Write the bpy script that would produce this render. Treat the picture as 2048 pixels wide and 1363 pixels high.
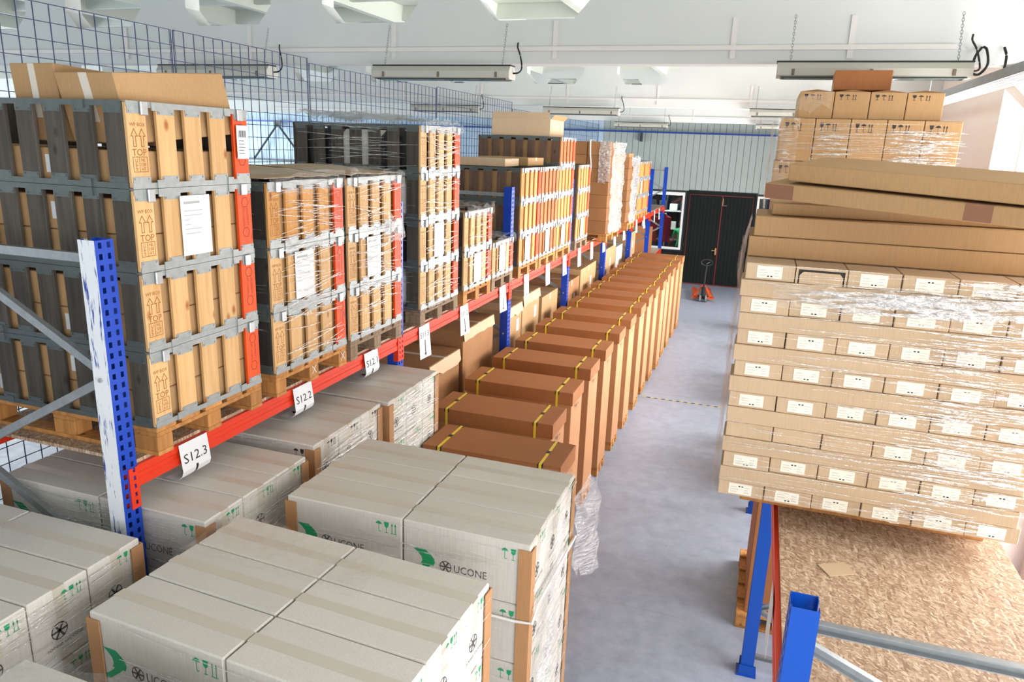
import bpy, bmesh, math, random
from mathutils import Vector, Matrix, Euler
from mathutils.geometry import tessellate_polygon

random.seed(7)
PI = math.pi
for o in list(bpy.data.objects):
    bpy.data.objects.remove(o)
scene = bpy.context.scene
COL = scene.collection

# ------------------------------------------------------------------ camera
CAM_F, CAM_YAW, CAM_PITCH, CAM_ROLL = 1459.975, 0.31906, 0.26182, 0.03653
CAM_POS = (2.711, -2.408, 3.931)
cd = bpy.data.cameras.new('camera')
cam = bpy.data.objects.new('camera', cd)
COL.objects.link(cam)
cd.sensor_width = 36.0
cd.lens = CAM_F / 2048 * 36.0
cd.clip_start = 0.05
cd.clip_end = 200
_F = Vector((-math.sin(CAM_YAW) * math.cos(CAM_PITCH), math.cos(CAM_YAW) * math.cos(CAM_PITCH), -math.sin(CAM_PITCH)))
_r0 = Vector((math.cos(CAM_YAW), math.sin(CAM_YAW), 0))
_u0 = _r0.cross(_F)
_r = _r0 * math.cos(CAM_ROLL) + _u0 * math.sin(CAM_ROLL)
_u = _u0 * math.cos(CAM_ROLL) - _r0 * math.sin(CAM_ROLL)
cam.matrix_world = Matrix(((_r.x, _u.x, -_F.x, CAM_POS[0]), (_r.y, _u.y, -_F.y, CAM_POS[1]),
                           (_r.z, _u.z, -_F.z, CAM_POS[2]), (0, 0, 0, 1)))
scene.camera = cam

# ------------------------------------------------------------------ light and colour
scene.view_settings.view_transform = 'Standard'
scene.view_settings.look = 'None'
scene.view_settings.exposure = -0.58
scene.view_settings.gamma = 1.0
scene.view_settings.use_curve_mapping = False
scene.cycles.max_bounces = 5
scene.cycles.diffuse_bounces = 3
scene.cycles.glossy_bounces = 2
scene.cycles.transparent_max_bounces = 10
scene.cycles.transmission_bounces = 2
scene.cycles.sample_clamp_indirect = 8.0
scene.cycles.adaptive_threshold = 0.04

world = bpy.data.worlds.new('sky')
scene.world = world
world.use_nodes = True
bg = world.node_tree.nodes['Background']
bg.inputs[0].default_value = (0.86, 0.93, 1.0, 1)
bg.inputs[1].default_value = 1.5

XR = 5.0       # inner face of the wall with the tall windows
XL = -16.0     # opposite wall
YB = -8.0      # wall behind the photographer
YF = 20.4      # wall with the dark double door
ZC = 5.95      # roof underside
# window openings: wall beside the rack (y0, y1, z0, z1)
WIN_R = [(-7.2, -0.4, 0.8, 5.2), (0.6, 3.6, 0.8, 4.75), (4.3, 7.0, 0.8, 4.75), (7.9, 12.4, 0.8, 3.45), (13.1, 17.6, 0.8, 3.45)]
WIN_L_FILL = [(-6.5, -1.0, 1.2, 4.8), (1.0, 6.5, 1.2, 4.8), (8.5, 13.0, 1.2, 4.8), (14.5, 19.5, 1.2, 4.8)]  # unseen windows added in the opposite wall to brighten that half of the hall
WIN_B_FILL = [(-14.5, -8.0, 1.0, 5.0), (-6.0, 0.0, 1.0, 5.0), (0.6, 4.6, 1.0, 5.0)]     # unseen back wall windows added for fill light (x0, x1, z0, z1)


def area_light(name, loc, rot, sx, sy, power, col):
    l = bpy.data.lights.new(name, 'AREA')
    l.shape = 'RECTANGLE'
    l.size, l.size_y, l.energy, l.color = sx, sy, power, col
    o = bpy.data.objects.new(name, l)
    o.location, o.rotation_euler = loc, rot
    COL.objects.link(o)


for i, (a, b, c, d) in enumerate(WIN_R):
    rad = (30.0, 42.0, 58.0, 96.0, 88.0)[i]
    area_light('window_daylight_fill', (XR + 0.321, (a + b) / 2, (c + d) / 2), (0, PI / 2, 0), d - c, b - a,
               rad * (b - a) * (d - c), (1.0, 0.985, 0.965))
for i, (a, b, c, d) in enumerate(WIN_L_FILL):  # fill light at the added windows of the opposite wall
    area_light('window_daylight_fill', (XL - 0.321, (a + b) / 2, (c + d) / 2), (0, -PI / 2, 0), d - c, b - a, 48.0 * (b - a) * (d - c), (0.93, 0.98, 1.0))
for i, (a, b, c, d) in enumerate(WIN_B_FILL):  # weak fill from the windows added behind the camera
    area_light('window_daylight_fill', ((a + b) / 2, YB - 0.321, (c + d) / 2), (PI / 2, 0, 0), b - a, d - c,
               2.0 * (b - a) * (d - c), (0.9, 0.97, 1.0))


# ------------------------------------------------------------------ helpers
def lin(c):
    c /= 255.0
    return c / 12.92 if c <= 0.04045 else ((c + 0.055) / 1.055) ** 2.4


def rgb(r, g, b):
    return (lin(r), lin(g), lin(b), 1.0)


class NT:
    def __init__(self, name):
        self.m = bpy.data.materials.new(name)
        self.m.use_nodes = True
        self.t = self.m.node_tree
        self.b = self.t.nodes['Principled BSDF']
        self.out = self.t.nodes['Material Output']

    def n(self, typ, **kw):
        x = self.t.nodes.new(typ)
        for k, v in kw.items():
            setattr(x, k, v)
        return x

    def l(self, a, b):
        self.t.links.new(a, b)

    def coord(self, scale=(1, 1, 1), rot=(0, 0, 0), rnd=True, kind='Object'):
        tc = self.n('ShaderNodeTexCoord')
        mp = self.n('ShaderNodeMapping')
        mp.inputs['Scale'].default_value = scale
        mp.inputs['Rotation'].default_value = rot
        src = tc.outputs[kind]
        if rnd:
            oi = self.n('ShaderNodeObjectInfo')
            mu = self.n('ShaderNodeVectorMath', operation='ADD')
            ml = self.n('ShaderNodeMath', operation='MULTIPLY')
            ml.inputs[1].default_value = 37.0
            self.l(oi.outputs['Random'], ml.inputs[0])
            self.l(src, mu.inputs[0])
            self.l(ml.outputs[0], mu.inputs[1])
            src = mu.outputs[0]
        self.l(src, mp.inputs[0])
        return mp.outputs[0]

    def noise(self, vec, scale, detail=4.0, rough=0.55):
        x = self.n('ShaderNodeTexNoise')
        x.inputs['Scale'].default_value = scale
        x.inputs['Detail'].default_value = detail
        x.inputs['Roughness'].default_value = rough
        self.l(vec, x.inputs['Vector'])
        return x.outputs['Fac']

    def ramp(self, fac, stops):
        x = self.n('ShaderNodeValToRGB')
        el = x.color_ramp.elements
        el[0].position, el[0].color = stops[0]
        el[1].position, el[1].color = stops[-1]
        for p, c in stops[1:-1]:
            e = el.new(p)
            e.color = c
        self.l(fac, x.inputs[0])
        return x.outputs[0]

    def mix(self, fac, a, b, blend='MIX'):
        x = self.n('ShaderNodeMix', data_type='RGBA', blend_type=blend)
        if isinstance(fac, (int, float)):
            x.inputs[0].default_value = fac
        else:
            self.l(fac, x.inputs[0])
        for i, v in ((6, a), (7, b)):
            if isinstance(v, tuple):
                x.inputs[i].default_value = v
            else:
                self.l(v, x.inputs[i])
        return x.outputs[2]

    def vary(self, col, amount=0.12):
        """brightness differs a little from object to object"""
        oi = self.n('ShaderNodeObjectInfo')
        mr = self.n('ShaderNodeMapRange')
        mr.inputs[3].default_value = 1 - amount
        mr.inputs[4].default_value = 1 + amount
        self.l(oi.outputs['Random'], mr.inputs[0])
        hs = self.n('ShaderNodeHueSaturation')
        self.l(mr.outputs[0], hs.inputs['Value'])
        if isinstance(col, tuple):
            hs.inputs['Color'].default_value = col
        else:
            self.l(col, hs.inputs['Color'])
        return hs.outputs[0]

    def bump(self, h, strength=0.2, dist=0.01):
        x = self.n('ShaderNodeBump')
        x.inputs['Strength'].default_value = strength
        x.inputs['Distance'].default_value = dist
        self.l(h, x.inputs['Height'])
        self.l(x.outputs[0], self.b.inputs['Normal'])

    def fin(self, col, rough=0.7, metal=0.0, spec=0.5):
        if isinstance(col, tuple):
            self.b.inputs['Base Color'].default_value = col
        else:
            self.l(col, self.b.inputs['Base Color'])
        self.b.inputs['Roughness'].default_value = rough
        self.b.inputs['Metallic'].default_value = metal
        self.b.inputs['Specular IOR Level'].default_value = spec
        return self.m


M = {}


def plain(name, c, rough=0.6, metal=0.0, spec=0.5, vary=0.0):
    t = NT(name)
    col = t.vary(c, vary) if vary else c
    M[name] = t.fin(col, rough, metal, spec)


def card(name, c1, c2, vary=0.07, rough=0.75, spec=0.3):
    t = NT(name)
    v = t.coord((1, 1, 1))
    n1 = t.noise(v, 3.0, 1.0)
    fine = t.noise(t.coord((220, 220, 9)), 1.0, 0.0)
    c = t.mix(n1, c1, c2)
    c = t.mix(0.10, c, t.ramp(fine, [(0.35, (0.25, 0.25, 0.25, 1)), (0.65, (1, 1, 1, 1))]), 'MULTIPLY')
    M[name] = t.fin(t.vary(c, vary), rough, 0, spec)


card('kraft', rgb(184, 148, 106), rgb(172, 135, 94))
card('kraft_red', rgb(172, 112, 68), rgb(160, 102, 60), 0.05, 0.65, 0.3)
card('kraft_lit', rgb(196, 142, 98), rgb(184, 130, 88), 0.05, 0.6, 0.4)  # tall box body, paler than its lid: strong side light put into the colour
card('kraft_pale', rgb(206, 180, 150), rgb(194, 167, 136), 0.05)
card('kraft_worn', rgb(170, 124, 82), rgb(148, 102, 64), 0.10)
card('cream', rgb(212, 207, 199), rgb(202, 196, 188), 0.04)
card('corner_kraft', rgb(186, 140, 98), rgb(170, 124, 84), 0.05)
plain('tape_kraft', rgb(160, 110, 70), 0.35, 0, 0.5)
plain('tape_pale', rgb(196, 187, 174), 0.45, 0, 0.5)
plain('tape_clear', rgb(205, 195, 180), 0.15, 0, 0.6)
plain('tape_dark', rgb(140, 96, 70), 0.4)
plain('paper', rgb(216, 218, 222), 0.55)
plain('label_cream', rgb(240, 234, 218), 0.6)
plain('ink', rgb(38, 34, 34), 0.6)
plain('ink_grey', rgb(165, 165, 165), 0.6)
plain('ink_soft', rgb(82, 80, 80), 0.6)
plain('ink_faint', rgb(206, 200, 188), 0.6)
plain('ink_green', rgb(30, 150, 96), 0.6)
plain('burn', rgb(150, 92, 40), 0.7)
plain('strap_yellow', rgb(232, 205, 60), 0.4)
plain('strap_white', rgb(232, 230, 226), 0.4)
plain('black_plastic', rgb(30, 30, 30), 0.45)
plain('rubber', rgb(26, 26, 27), 0.7)
plain('cable', rgb(18, 18, 19), 0.5)
plain('jack_orange', rgb(196, 78, 30), 0.4)
plain('wheel_grey', rgb(120, 128, 134), 0.5)
plain('white_frame', rgb(235, 237, 235), 0.4)
plain('lamp_body', rgb(184, 183, 175), 0.45)
plain('trunking', rgb(224, 220, 218), 0.5)
plain('blue_rail', rgb(20, 62, 140), 0.4)
plain('dark_steel', rgb(44, 54, 62), 0.5)
plain('red_trim', rgb(110, 22, 24), 0.5)
plain('skin', rgb(205, 150, 120), 0.6)
plain('hair', rgb(36, 28, 24), 0.7)
plain('shirt_green', rgb(20, 160, 92), 0.75)
plain('trousers', rgb(40, 42, 48), 0.8)
plain('red_cloth', rgb(150, 30, 40), 0.85, vary=0.2)
plain('shelf_steel', rgb(190, 200, 195), 0.4)
plain('floor_tape', rgb(215, 190, 70), 0.6)
plain('clip_dark', rgb(112, 98, 80), 0.4)
plain('ink_red', rgb(128, 36, 14), 0.6)
plain('brass', rgb(200, 170, 120), 0.35, 0.6)
plain('net_wire', rgb(30, 44, 92), 0.4)
plain('bag_white', rgb(226, 226, 222), 0.6)


def wood(name, c1, c2, knot=None, vary=0.12, rough=0.6):
    t = NT(name)
    g = t.noise(t.coord((30, 30, 2.0)), 1.0, 3.0, 0.6)
    c = t.mix(t.ramp(g, [(0.3, (0, 0, 0, 1)), (0.7, (1, 1, 1, 1))]), c1, c2)
    if knot:
        vo = t.n('ShaderNodeTexVoronoi')
        vo.inputs['Scale'].default_value = 1.0
        t.l(t.coord((9, 9, 5.0)), vo.inputs['Vector'])
        k = t.ramp(vo.outputs['Distance'], [(0.06, (1, 1, 1, 1)), (0.17, (0, 0, 0, 1))])
        c = t.mix(k, c, knot)
    M[name] = t.fin(t.vary(c, vary), rough, 0, 0.35)


wood('pine', rgb(216, 176, 126), rgb(198, 154, 100), rgb(160, 96, 46), 0.08)
wood('pine_honey', rgb(208, 154, 88), rgb(188, 130, 66), rgb(130, 70, 30), 0.10)
wood('pine_red', rgb(190, 120, 66), rgb(160, 92, 48), rgb(90, 50, 28), 0.12)
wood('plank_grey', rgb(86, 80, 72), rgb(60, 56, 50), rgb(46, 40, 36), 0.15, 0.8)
wood('plank_shaded', rgb(58, 54, 50), rgb(40, 37, 34), rgb(28, 25, 22), 0.15, 0.75)  # near-black crate sides: shadow between the stacks put into the colour
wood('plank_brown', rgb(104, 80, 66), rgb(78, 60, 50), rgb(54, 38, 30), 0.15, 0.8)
wood('plank_orange', rgb(228, 84, 24), rgb(212, 68, 18), rgb(170, 54, 18), 0.05, 0.5)
wood('pallet_wood', rgb(196, 140, 80), rgb(160, 106, 56), rgb(100, 62, 34), 0.18, 0.75)
wood('pallet_grey', rgb(150, 128, 104), rgb(118, 98, 80), rgb(80, 62, 50), 0.15, 0.8)


def metal_paint(name, c, wear, amount=0.62):
    t = NT(name)
    n = t.noise(t.coord((60, 60, 6)), 1.0, 6.0, 0.7)
    f = t.ramp(n, [(amount, (0, 0, 0, 1)), (amount + 0.06, (1, 1, 1, 1))])
    M[name] = t.fin(t.mix(f, c, wear), 0.38, 0, 0.5)


metal_paint('rack_blue', rgb(10, 62, 172), rgb(120, 150, 200), 0.70)
metal_paint('rack_blue_bright', rgb(6, 74, 174), rgb(110, 150, 210), 0.72)
metal_paint('rack_scuffed', rgb(222, 226, 232), rgb(20, 60, 150), 0.56)
metal_paint('rack_orange', rgb(214, 50, 16), rgb(225, 140, 110), 0.72)


def galv(name, c1, c2, rough=0.42, metal=0.55):
    t = NT(name)
    n = t.noise(t.coord((14, 14, 14)), 2.0, 4.0)
    M[name] = t.fin(t.mix(n, c1, c2), rough, metal, 0.5)


galv('galv', rgb(168, 172, 174), rgb(130, 136, 140))
galv('galv_rail', rgb(172, 176, 176), rgb(132, 138, 138), 0.45, 0.4)
galv('galv_shaded', rgb(98, 106, 105), rgb(74, 82, 81), 0.5, 0.3)  # darker copy of the rail steel: shade on the long crate sides painted in
galv('galv_bright', rgb(196, 198, 200), rgb(160, 164, 168), 0.35, 0.6)


def osb_material():
    t = NT('osb')
    base = None
    for k, (ang, sc) in enumerate(((0.4, 1.0), (1.9, 1.5), (2.75, 0.8), (-0.35, 1.9), (1.15, 1.1), (2.3, 1.7), (0.05, 1.3), (1.55, 0.9), (0.8, 2.2))):
        vo = t.n('ShaderNodeTexVoronoi')
        vo.inputs['Scale'].default_value = 1.0
        vo.inputs['Randomness'].default_value = 1.0
        m2 = t.n('ShaderNodeMapping')
        m2.inputs['Scale'].default_value = ((15 + 3 * (k % 3)) * sc, (70 + 12 * (k % 4)) * sc, 20)
        t.l(t.coord((1, 1, 1), (0, 0, ang), False), m2.inputs[0])
        t.l(m2.outputs[0], vo.inputs['Vector'])
        sp = t.n('ShaderNodeSeparateColor')
        t.l(vo.outputs['Color'], sp.inputs[0])
        c = t.ramp(sp.outputs[0], [(0.0, rgb(138, 108, 86)), (0.35, rgb(168, 138, 112)), (0.7, rgb(184, 156, 130)), (1.0, rgb(214, 192, 168))])
        if base is None:
            base = c
        else:
            sel = t.ramp(sp.outputs[1], [(0.60, (0, 0, 0, 1)), (0.64, (1, 1, 1, 1))])
            base = t.mix(sel, base, c)
    M['osb'] = t.fin(base, 0.6, 0, 0.35)


osb_material()


def floor_material():
    t = NT('concrete_floor')
    v = t.coord((1, 1, 1), rnd=False)
    a = t.noise(v, 0.7, 5, 0.6)
    b = t.noise(v, 6.0, 6, 0.65)
    c = t.mix(a, rgb(134, 143, 164), rgb(164, 174, 194))
    c = t.mix(0.35, c, t.ramp(b, [(0.3, rgb(116, 122, 138)), (0.7, rgb(184, 192, 208))]), 'MIX')
    vo = t.n('ShaderNodeTexVoronoi', feature='DISTANCE_TO_EDGE')
    vo.inputs['Scale'].default_value = 0.32
    w = t.noise(v, 2.2, 5)
    add = t.n('ShaderNodeVectorMath', operation='ADD')
    t.l(v, add.inputs[0])
    t.l(w, add.inputs[1])
    t.l(add.outputs[0], vo.inputs['Vector'])
    cr = t.ramp(vo.outputs['Distance'], [(0.0, (1, 1, 1, 1)), (0.006, (0, 0, 0, 1))])
    c = t.mix(t.mix(0.8, cr, (0, 0, 0, 1)), c, rgb(120, 118, 122))
    sp = t.noise(v, 1.6, 2)
    spots = t.ramp(sp, [(0.68, (0, 0, 0, 1)), (0.78, (0.35, 0.35, 0.35, 1))])
    c = t.mix(spots, c, rgb(110, 116, 130))
    r = t.ramp(b, [(0.3, (0.34, 0.34, 0.34, 1)), (0.7, (0.55, 0.55, 0.55, 1))])
    t.l(r, t.b.inputs['Roughness'])
    rr = t.b.inputs['Roughness']
    m = t.fin(c, 0.45, 0, 0.45)
    M['floor'] = m


floor_material()


def plaster(name, c1, c2):
    t = NT(name)
    v = t.coord((1, 1, 1), rnd=False)
    n = t.noise(v, 1.1, 3, 0.6)
    M[name] = t.fin(t.mix(n, c1, c2), 0.85, 0, 0.2)


plaster('plaster', rgb(220, 223, 222), rgb(208, 211, 211))
plaster('plaster_roof', rgb(222, 227, 218), rgb(206, 213, 202))
plaster('plaster_warm', rgb(236, 224, 216), rgb(226, 212, 204))
plaster('panel_white', rgb(168, 178, 176), rgb(158, 168, 166))
plaster('panel_blue', rgb(184, 204, 222), rgb(174, 196, 216))
plaster('door_dark', rgb(30, 34, 34), rgb(24, 28, 28))
plaster('dark_room', rgb(70, 74, 72), rgb(54, 58, 58))


def film_material(name, opac, white, rough):
    t = NT(name)
    tr = t.n('ShaderNodeBsdfTransparent')
    gl = t.n('ShaderNodeBsdfGlossy')
    gl.inputs['Roughness'].default_value = rough
    gl.inputs['Color'].default_value = (1, 1, 1, 1)
    df = t.n('ShaderNodeBsdfDiffuse')
    df.inputs['Color'].default_value = (0.92, 0.92, 0.92, 1)
    tl = t.n('ShaderNodeBsdfTranslucent')
    tl.inputs['Color'].default_value = (0.92, 0.92, 0.92, 1)
    n = t.noise(t.coord((18, 18, 70), rnd=False), 1.0, 4)
    bp = t.n('ShaderNodeBump')
    bp.inputs['Strength'].default_value = 0.9
    bp.inputs['Distance'].default_value = 0.02
    t.l(n, bp.inputs['Height'])
    for x in (gl, df):
        t.l(bp.outputs[0], x.inputs['Normal'])
    m0 = t.n('ShaderNodeMixShader')
    m0.inputs[0].default_value = 0.4
    t.l(df.outputs[0], m0.inputs[1])
    t.l(tl.outputs[0], m0.inputs[2])
    m1 = t.n('ShaderNodeMixShader')
    m1.inputs[0].default_value = white
    t.l(gl.outputs[0], m1.inputs[1])
    t.l(m0.outputs[0], m1.inputs[2])
    m2 = t.n('ShaderNodeMixShader')
    mr = t.n('ShaderNodeMapRange')
    mr.inputs[1].default_value = 0.3
    mr.inputs[2].default_value = 0.7
    mr.inputs[3].default_value = opac * 0.35
    mr.inputs[4].default_value = min(1, opac * 1.6)
    t.l(n, mr.inputs[0])
    t.l(mr.outputs[0], m2.inputs[0])
    t.l(tr.outputs[0], m2.inputs[1])
    t.l(m1.outputs[0], m2.inputs[2])
    t.l(m2.outputs[0], t.out.inputs[0])
    M[name] = t.m


film_material('film', 0.13, 0.35, 0.22)
film_material('film_pleat', 0.62, 0.45, 0.18)
film_material('film_white', 0.5, 0.6, 0.22)
film_material('film_heavy', 0.32, 0.5, 0.2)


def glass_material(name, tint, fac):
    t = NT(name)
    tr = t.n('ShaderNodeBsdfTransparent')
    tr.inputs[0].default_value = tint
    gl = t.n('ShaderNodeBsdfGlossy')
    gl.inputs['Roughness'].default_value = 0.03
    mx = t.n('ShaderNodeMixShader')
    mx.inputs[0].default_value = fac
    t.l(tr.outputs[0], mx.inputs[1])
    t.l(gl.outputs[0], mx.inputs[2])
    t.l(mx.outputs[0], t.out.inputs[0])
    M[name] = t.m


glass_material('pane', (0.97, 0.98, 0.98, 1), 0.04)
glass_material('lamp_glass', (0.5, 0.6, 0.62, 1), 0.25)


class MB:
    """collects shapes of one part into one mesh"""

    def __init__(self):
        self.v, self.f, self.mi = [], [], []

    def add(self, vs, fs, mi=0):
        k = len(self.v)
        self.v += [tuple(p) for p in vs]
        self.f += [tuple(i + k for i in f) for f in fs]
        self.mi += [mi] * len(fs)
        return self

    def box(self, x0, x1, y0, y1, z0, z1, mi=0):
        vs = [(x, y, z) for x in (x0, x1) for y in (y0, y1) for z in (z0, z1)]
        return self.add(vs, [(0, 1, 3, 2), (4, 6, 7, 5), (0, 4, 5, 1), (2, 3, 7, 6), (0, 2, 6, 4), (1, 5, 7, 3)], mi)

    def cbox(self, c, s, mi=0):
        return self.box(c[0] - s[0] / 2, c[0] + s[0] / 2, c[1] - s[1] / 2, c[1] + s[1] / 2, c[2] - s[2] / 2, c[2] + s[2] / 2, mi)

    def bbox(self, x0, x1, y0, y1, z0, z1, b=0.004, mi=0):
        """box with chamfered edges"""
        vs, idx = [], {}
        for ix, (x, sx) in enumerate(((x0, 1), (x1, -1))):
            for iy, (y, sy) in enumerate(((y0, 1), (y1, -1))):
                for iz, (z, sz) in enumerate(((z0, 1), (z1, -1))):
                    for a in range(3):
                        p = [x + sx * b, y + sy * b, z + sz * b]
                        p[a] = (x, y, z)[a]
                        idx[(ix, iy, iz, a)] = len(vs)
                        vs.append(tuple(p))
        fs = []
        cyc = [(0, 0), (1, 0), (1, 1), (0, 1)]
        for i in (0, 1):
            q = [idx[(i, j, k, 0)] for j, k in cyc]
            fs.append(q if i else q[::-1])
            q = [idx[(j, i, k, 1)] for j, k in cyc]
            fs.append(q[::-1] if i else q)
            q = [idx[(j, k, i, 2)] for j, k in cyc]
            fs.append(q if i else q[::-1])
        for i in (0, 1):
            for j in (0, 1):
                q = [idx[(i, j, 0, 0)], idx[(i, j, 1, 0)], idx[(i, j, 1, 1)], idx[(i, j, 0, 1)]]
                fs.append(q if i ^ j else q[::-1])
                q = [idx[(i, 0, j, 0)], idx[(i, 1, j, 0)], idx[(i, 1, j, 2)], idx[(i, 0, j, 2)]]
                fs.append(q[::-1] if i ^ j else q)
                q = [idx[(0, i, j, 1)], idx[(1, i, j, 1)], idx[(1, i, j, 2)], idx[(0, i, j, 2)]]
                fs.append(q if i ^ j else q[::-1])
        for i in (0, 1):
            for j in (0, 1):
                for k in (0, 1):
                    q = [idx[(i, j, k, a)] for a in range(3)]
                    fs.append(q if (i + j + k) % 2 else q[::-1])
        return self.add(vs, fs, mi)

    def tube(self, pts, r, n=6, mi=0, closed=False):
        pts = [Vector(p) for p in pts]
        rings = []
        m = len(pts)
        for i, p in enumerate(pts):
            if closed:
                d = (pts[(i + 1) % m] - pts[i - 1])
            else:
                d = pts[min(i + 1, m - 1)] - pts[max(i - 1, 0)]
            d.normalize()
            up = Vector((0, 0, 1)) if abs(d.z) < 0.9 else Vector((0, 1, 0))
            a = d.cross(up).normalized()
            b = d.cross(a)
            rr = r[i] if isinstance(r, (list, tuple)) else r
            rings.append([p + (a * math.cos(2 * PI * k / n) + b * math.sin(2 * PI * k / n)) * rr for k in range(n)])
        vs = [q for ring in rings for q in ring]
        fs = []
        for i in range(m if closed else m - 1):
            j = (i + 1) % m
            for k in range(n):
                fs.append((i * n + k, i * n + (k + 1) % n, j * n + (k + 1) % n, j * n + k))
        if not closed:
            fs.append(tuple(range(n))[::-1])
            fs.append(tuple((m - 1) * n + k for k in range(n)))
        return self.add(vs, fs, mi)

    def prism(self, poly, o, U, V, N, d, mi=0):
        """polygon in the U,V plane at o, pushed d along N"""
        o, U, V, N = Vector(o), Vector(U), Vector(V), Vector(N)
        k = len(poly)
        a = [o + U * p[0] + V * p[1] for p in poly]
        b = [p + N * d for p in a]
        fs = [tuple(range(k))[::-1], tuple(range(k, 2 * k))] + [(i, (i + 1) % k, k + (i + 1) % k, k + i) for i in range(k)]
        return self.add(a + b, fs, mi)

    def mesh(self, name, mats):
        me = bpy.data.meshes.new(name)
        me.from_pydata(self.v, [], self.f)
        if not isinstance(mats, (list, tuple)):
            mats = [mats]
        for m in mats:
            me.materials.append(M[m] if isinstance(m, str) else m)
        if any(self.mi):
            me.polygons.foreach_set('material_index', self.mi)
        me.update()
        return me


def smooth(pts, k=6):
    p = [Vector(q) for q in pts]
    p = [p[0] * 2 - p[1]] + p + [p[-1] * 2 - p[-2]]
    out = []
    for i in range(1, len(p) - 2):
        for j in range(k):
            t = j / k
            a, b, c, d = p[i - 1], p[i], p[i + 1], p[i + 2]
            out.append(.5 * ((2 * b) + (c - a) * t + (2 * a - 5 * b + 4 * c - d) * t * t + (3 * b - a - 3 * c + d) * t ** 3))
    out.append(p[-2])
    return out


def fixn(me):
    bm = bmesh.new()
    bm.from_mesh(me)
    bmesh.ops.recalc_face_normals(bm, faces=bm.faces)
    bm.to_mesh(me)
    bm.free()
    return me


def obj(name, me, parent=None, loc=(0, 0, 0), rot=(0, 0, 0), **props):
    o = bpy.data.objects.new(name, me)
    COL.objects.link(o)
    o.location, o.rotation_euler = loc, rot
    o.parent = parent
    for k, v in props.items():
        if v is not None:
            o[k] = v
    return o


def tag(o, label, cat, group=None):
    o['label'], o['category'] = label, cat
    if group:
        o['group'] = group
    return o


def thing(name, label, cat, loc=(0, 0, 0), rot=(0, 0, 0), group=None):
    return tag(obj(name, None, None, loc, rot), label, cat, group)


def copy_tree(o, parent=None):
    c = o.copy()
    COL.objects.link(c)
    c.parent = parent
    for ch in list(o.children):
        copy_tree(ch, c)
    return c


_mc = {}


def cmesh(key, fn):
    if key not in _mc:
        _mc[key] = fn()
    return _mc[key]


def boxmesh(name, s, mat, b=0.004):
    """base-centred chamfered box"""
    s = tuple(round(x, 4) for x in s)
    return cmesh(('bx', name, s, mat, b), lambda: fixn(MB().bbox(-s[0] / 2, s[0] / 2, -s[1] / 2, s[1] / 2, 0, s[2], b).mesh(name, mat)))


_tx = {}


def text_geo(s):
    if s not in _tx:
        cu = bpy.data.curves.new('t', 'FONT')
        cu.body = s
        cu.resolution_u = 2
        cu.align_x, cu.align_y = 'CENTER', 'CENTER'
        to = bpy.data.objects.new('t', cu)
        COL.objects.link(to)
        me = bpy.data.meshes.new_from_object(to)
        vs = [tuple(v.co) for v in me.vertices]
        fs = [tuple(p.vertices) for p in me.polygons]
        bpy.data.objects.remove(to)
        bpy.data.curves.remove(cu)
        bpy.data.meshes.remove(me)
        x0, x1 = min(v[0] for v in vs), max(v[0] for v in vs)
        y0, y1 = min(v[1] for v in vs), max(v[1] for v in vs)
        vs = [((v[0] - (x0 + x1) / 2), (v[1] - (y0 + y1) / 2)) for v in vs]
        _tx[s] = (vs, fs, x1 - x0, y1 - y0)
    return _tx[s]


class PR:
    """flat print: shapes in a u,v plane"""

    def __init__(self):
        self.v, self.f = [], []

    def poly(self, pts):
        k = len(self.v)
        self.v += list(pts)
        tri = tessellate_polygon([[Vector((p[0], p[1], 0)) for p in pts]])
        self.f += [tuple(i + k for i in t) for t in tri]
        return self

    def rect(self, u0, v0, u1, v1):
        return self.poly([(u0, v0), (u1, v0), (u1, v1), (u0, v1)])

    def line(self, pts, w, closed=False):
        n = len(pts)
        for i in range(n if closed else n - 1):
            a, b = Vector(pts[i]), Vector(pts[(i + 1) % n])
            d = b - a
            if d.length < 1e-6:
                continue
            d.normalize()
            q = Vector((-d.y, d.x)) * w / 2
            e = d * w / 2
            self.poly([tuple(a - q - e), tuple(b - q + e), tuple(b + q + e), tuple(a + q - e)])
        return self

    def text(self, s, u, v, h=None, w=None, rot=0.0):
        vs, fs, tw, th = text_geo(s)
        sx = sy = (h / th) if h else w / tw
        if h and w:
            sx = w / tw
        k = len(self.v)
        c, si = math.cos(rot), math.sin(rot)
        self.v += [(u + (p[0] * sx) * c - (p[1] * sy) * si, v + (p[0] * sx) * si + (p[1] * sy) * c) for p in vs]
        self.f += [tuple(i + k for i in f) for f in fs]
        return self

    def mesh(self, name, mat, o, U, V):
        o, U, V = Vector(o), Vector(U), Vector(V)
        me = bpy.data.meshes.new(name)
        me.from_pydata([tuple(o + U * p[0] + V * p[1]) for p in self.v], [], self.f)
        me.materials.append(M[mat])
        me.update()
        return me


def ring(cx, cy, r, n=6, ph=0.0):
    return [(cx + r * math.cos(ph + 2 * PI * i / n), cy + r * math.sin(ph + 2 * PI * i / n)) for i in range(n)]


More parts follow.
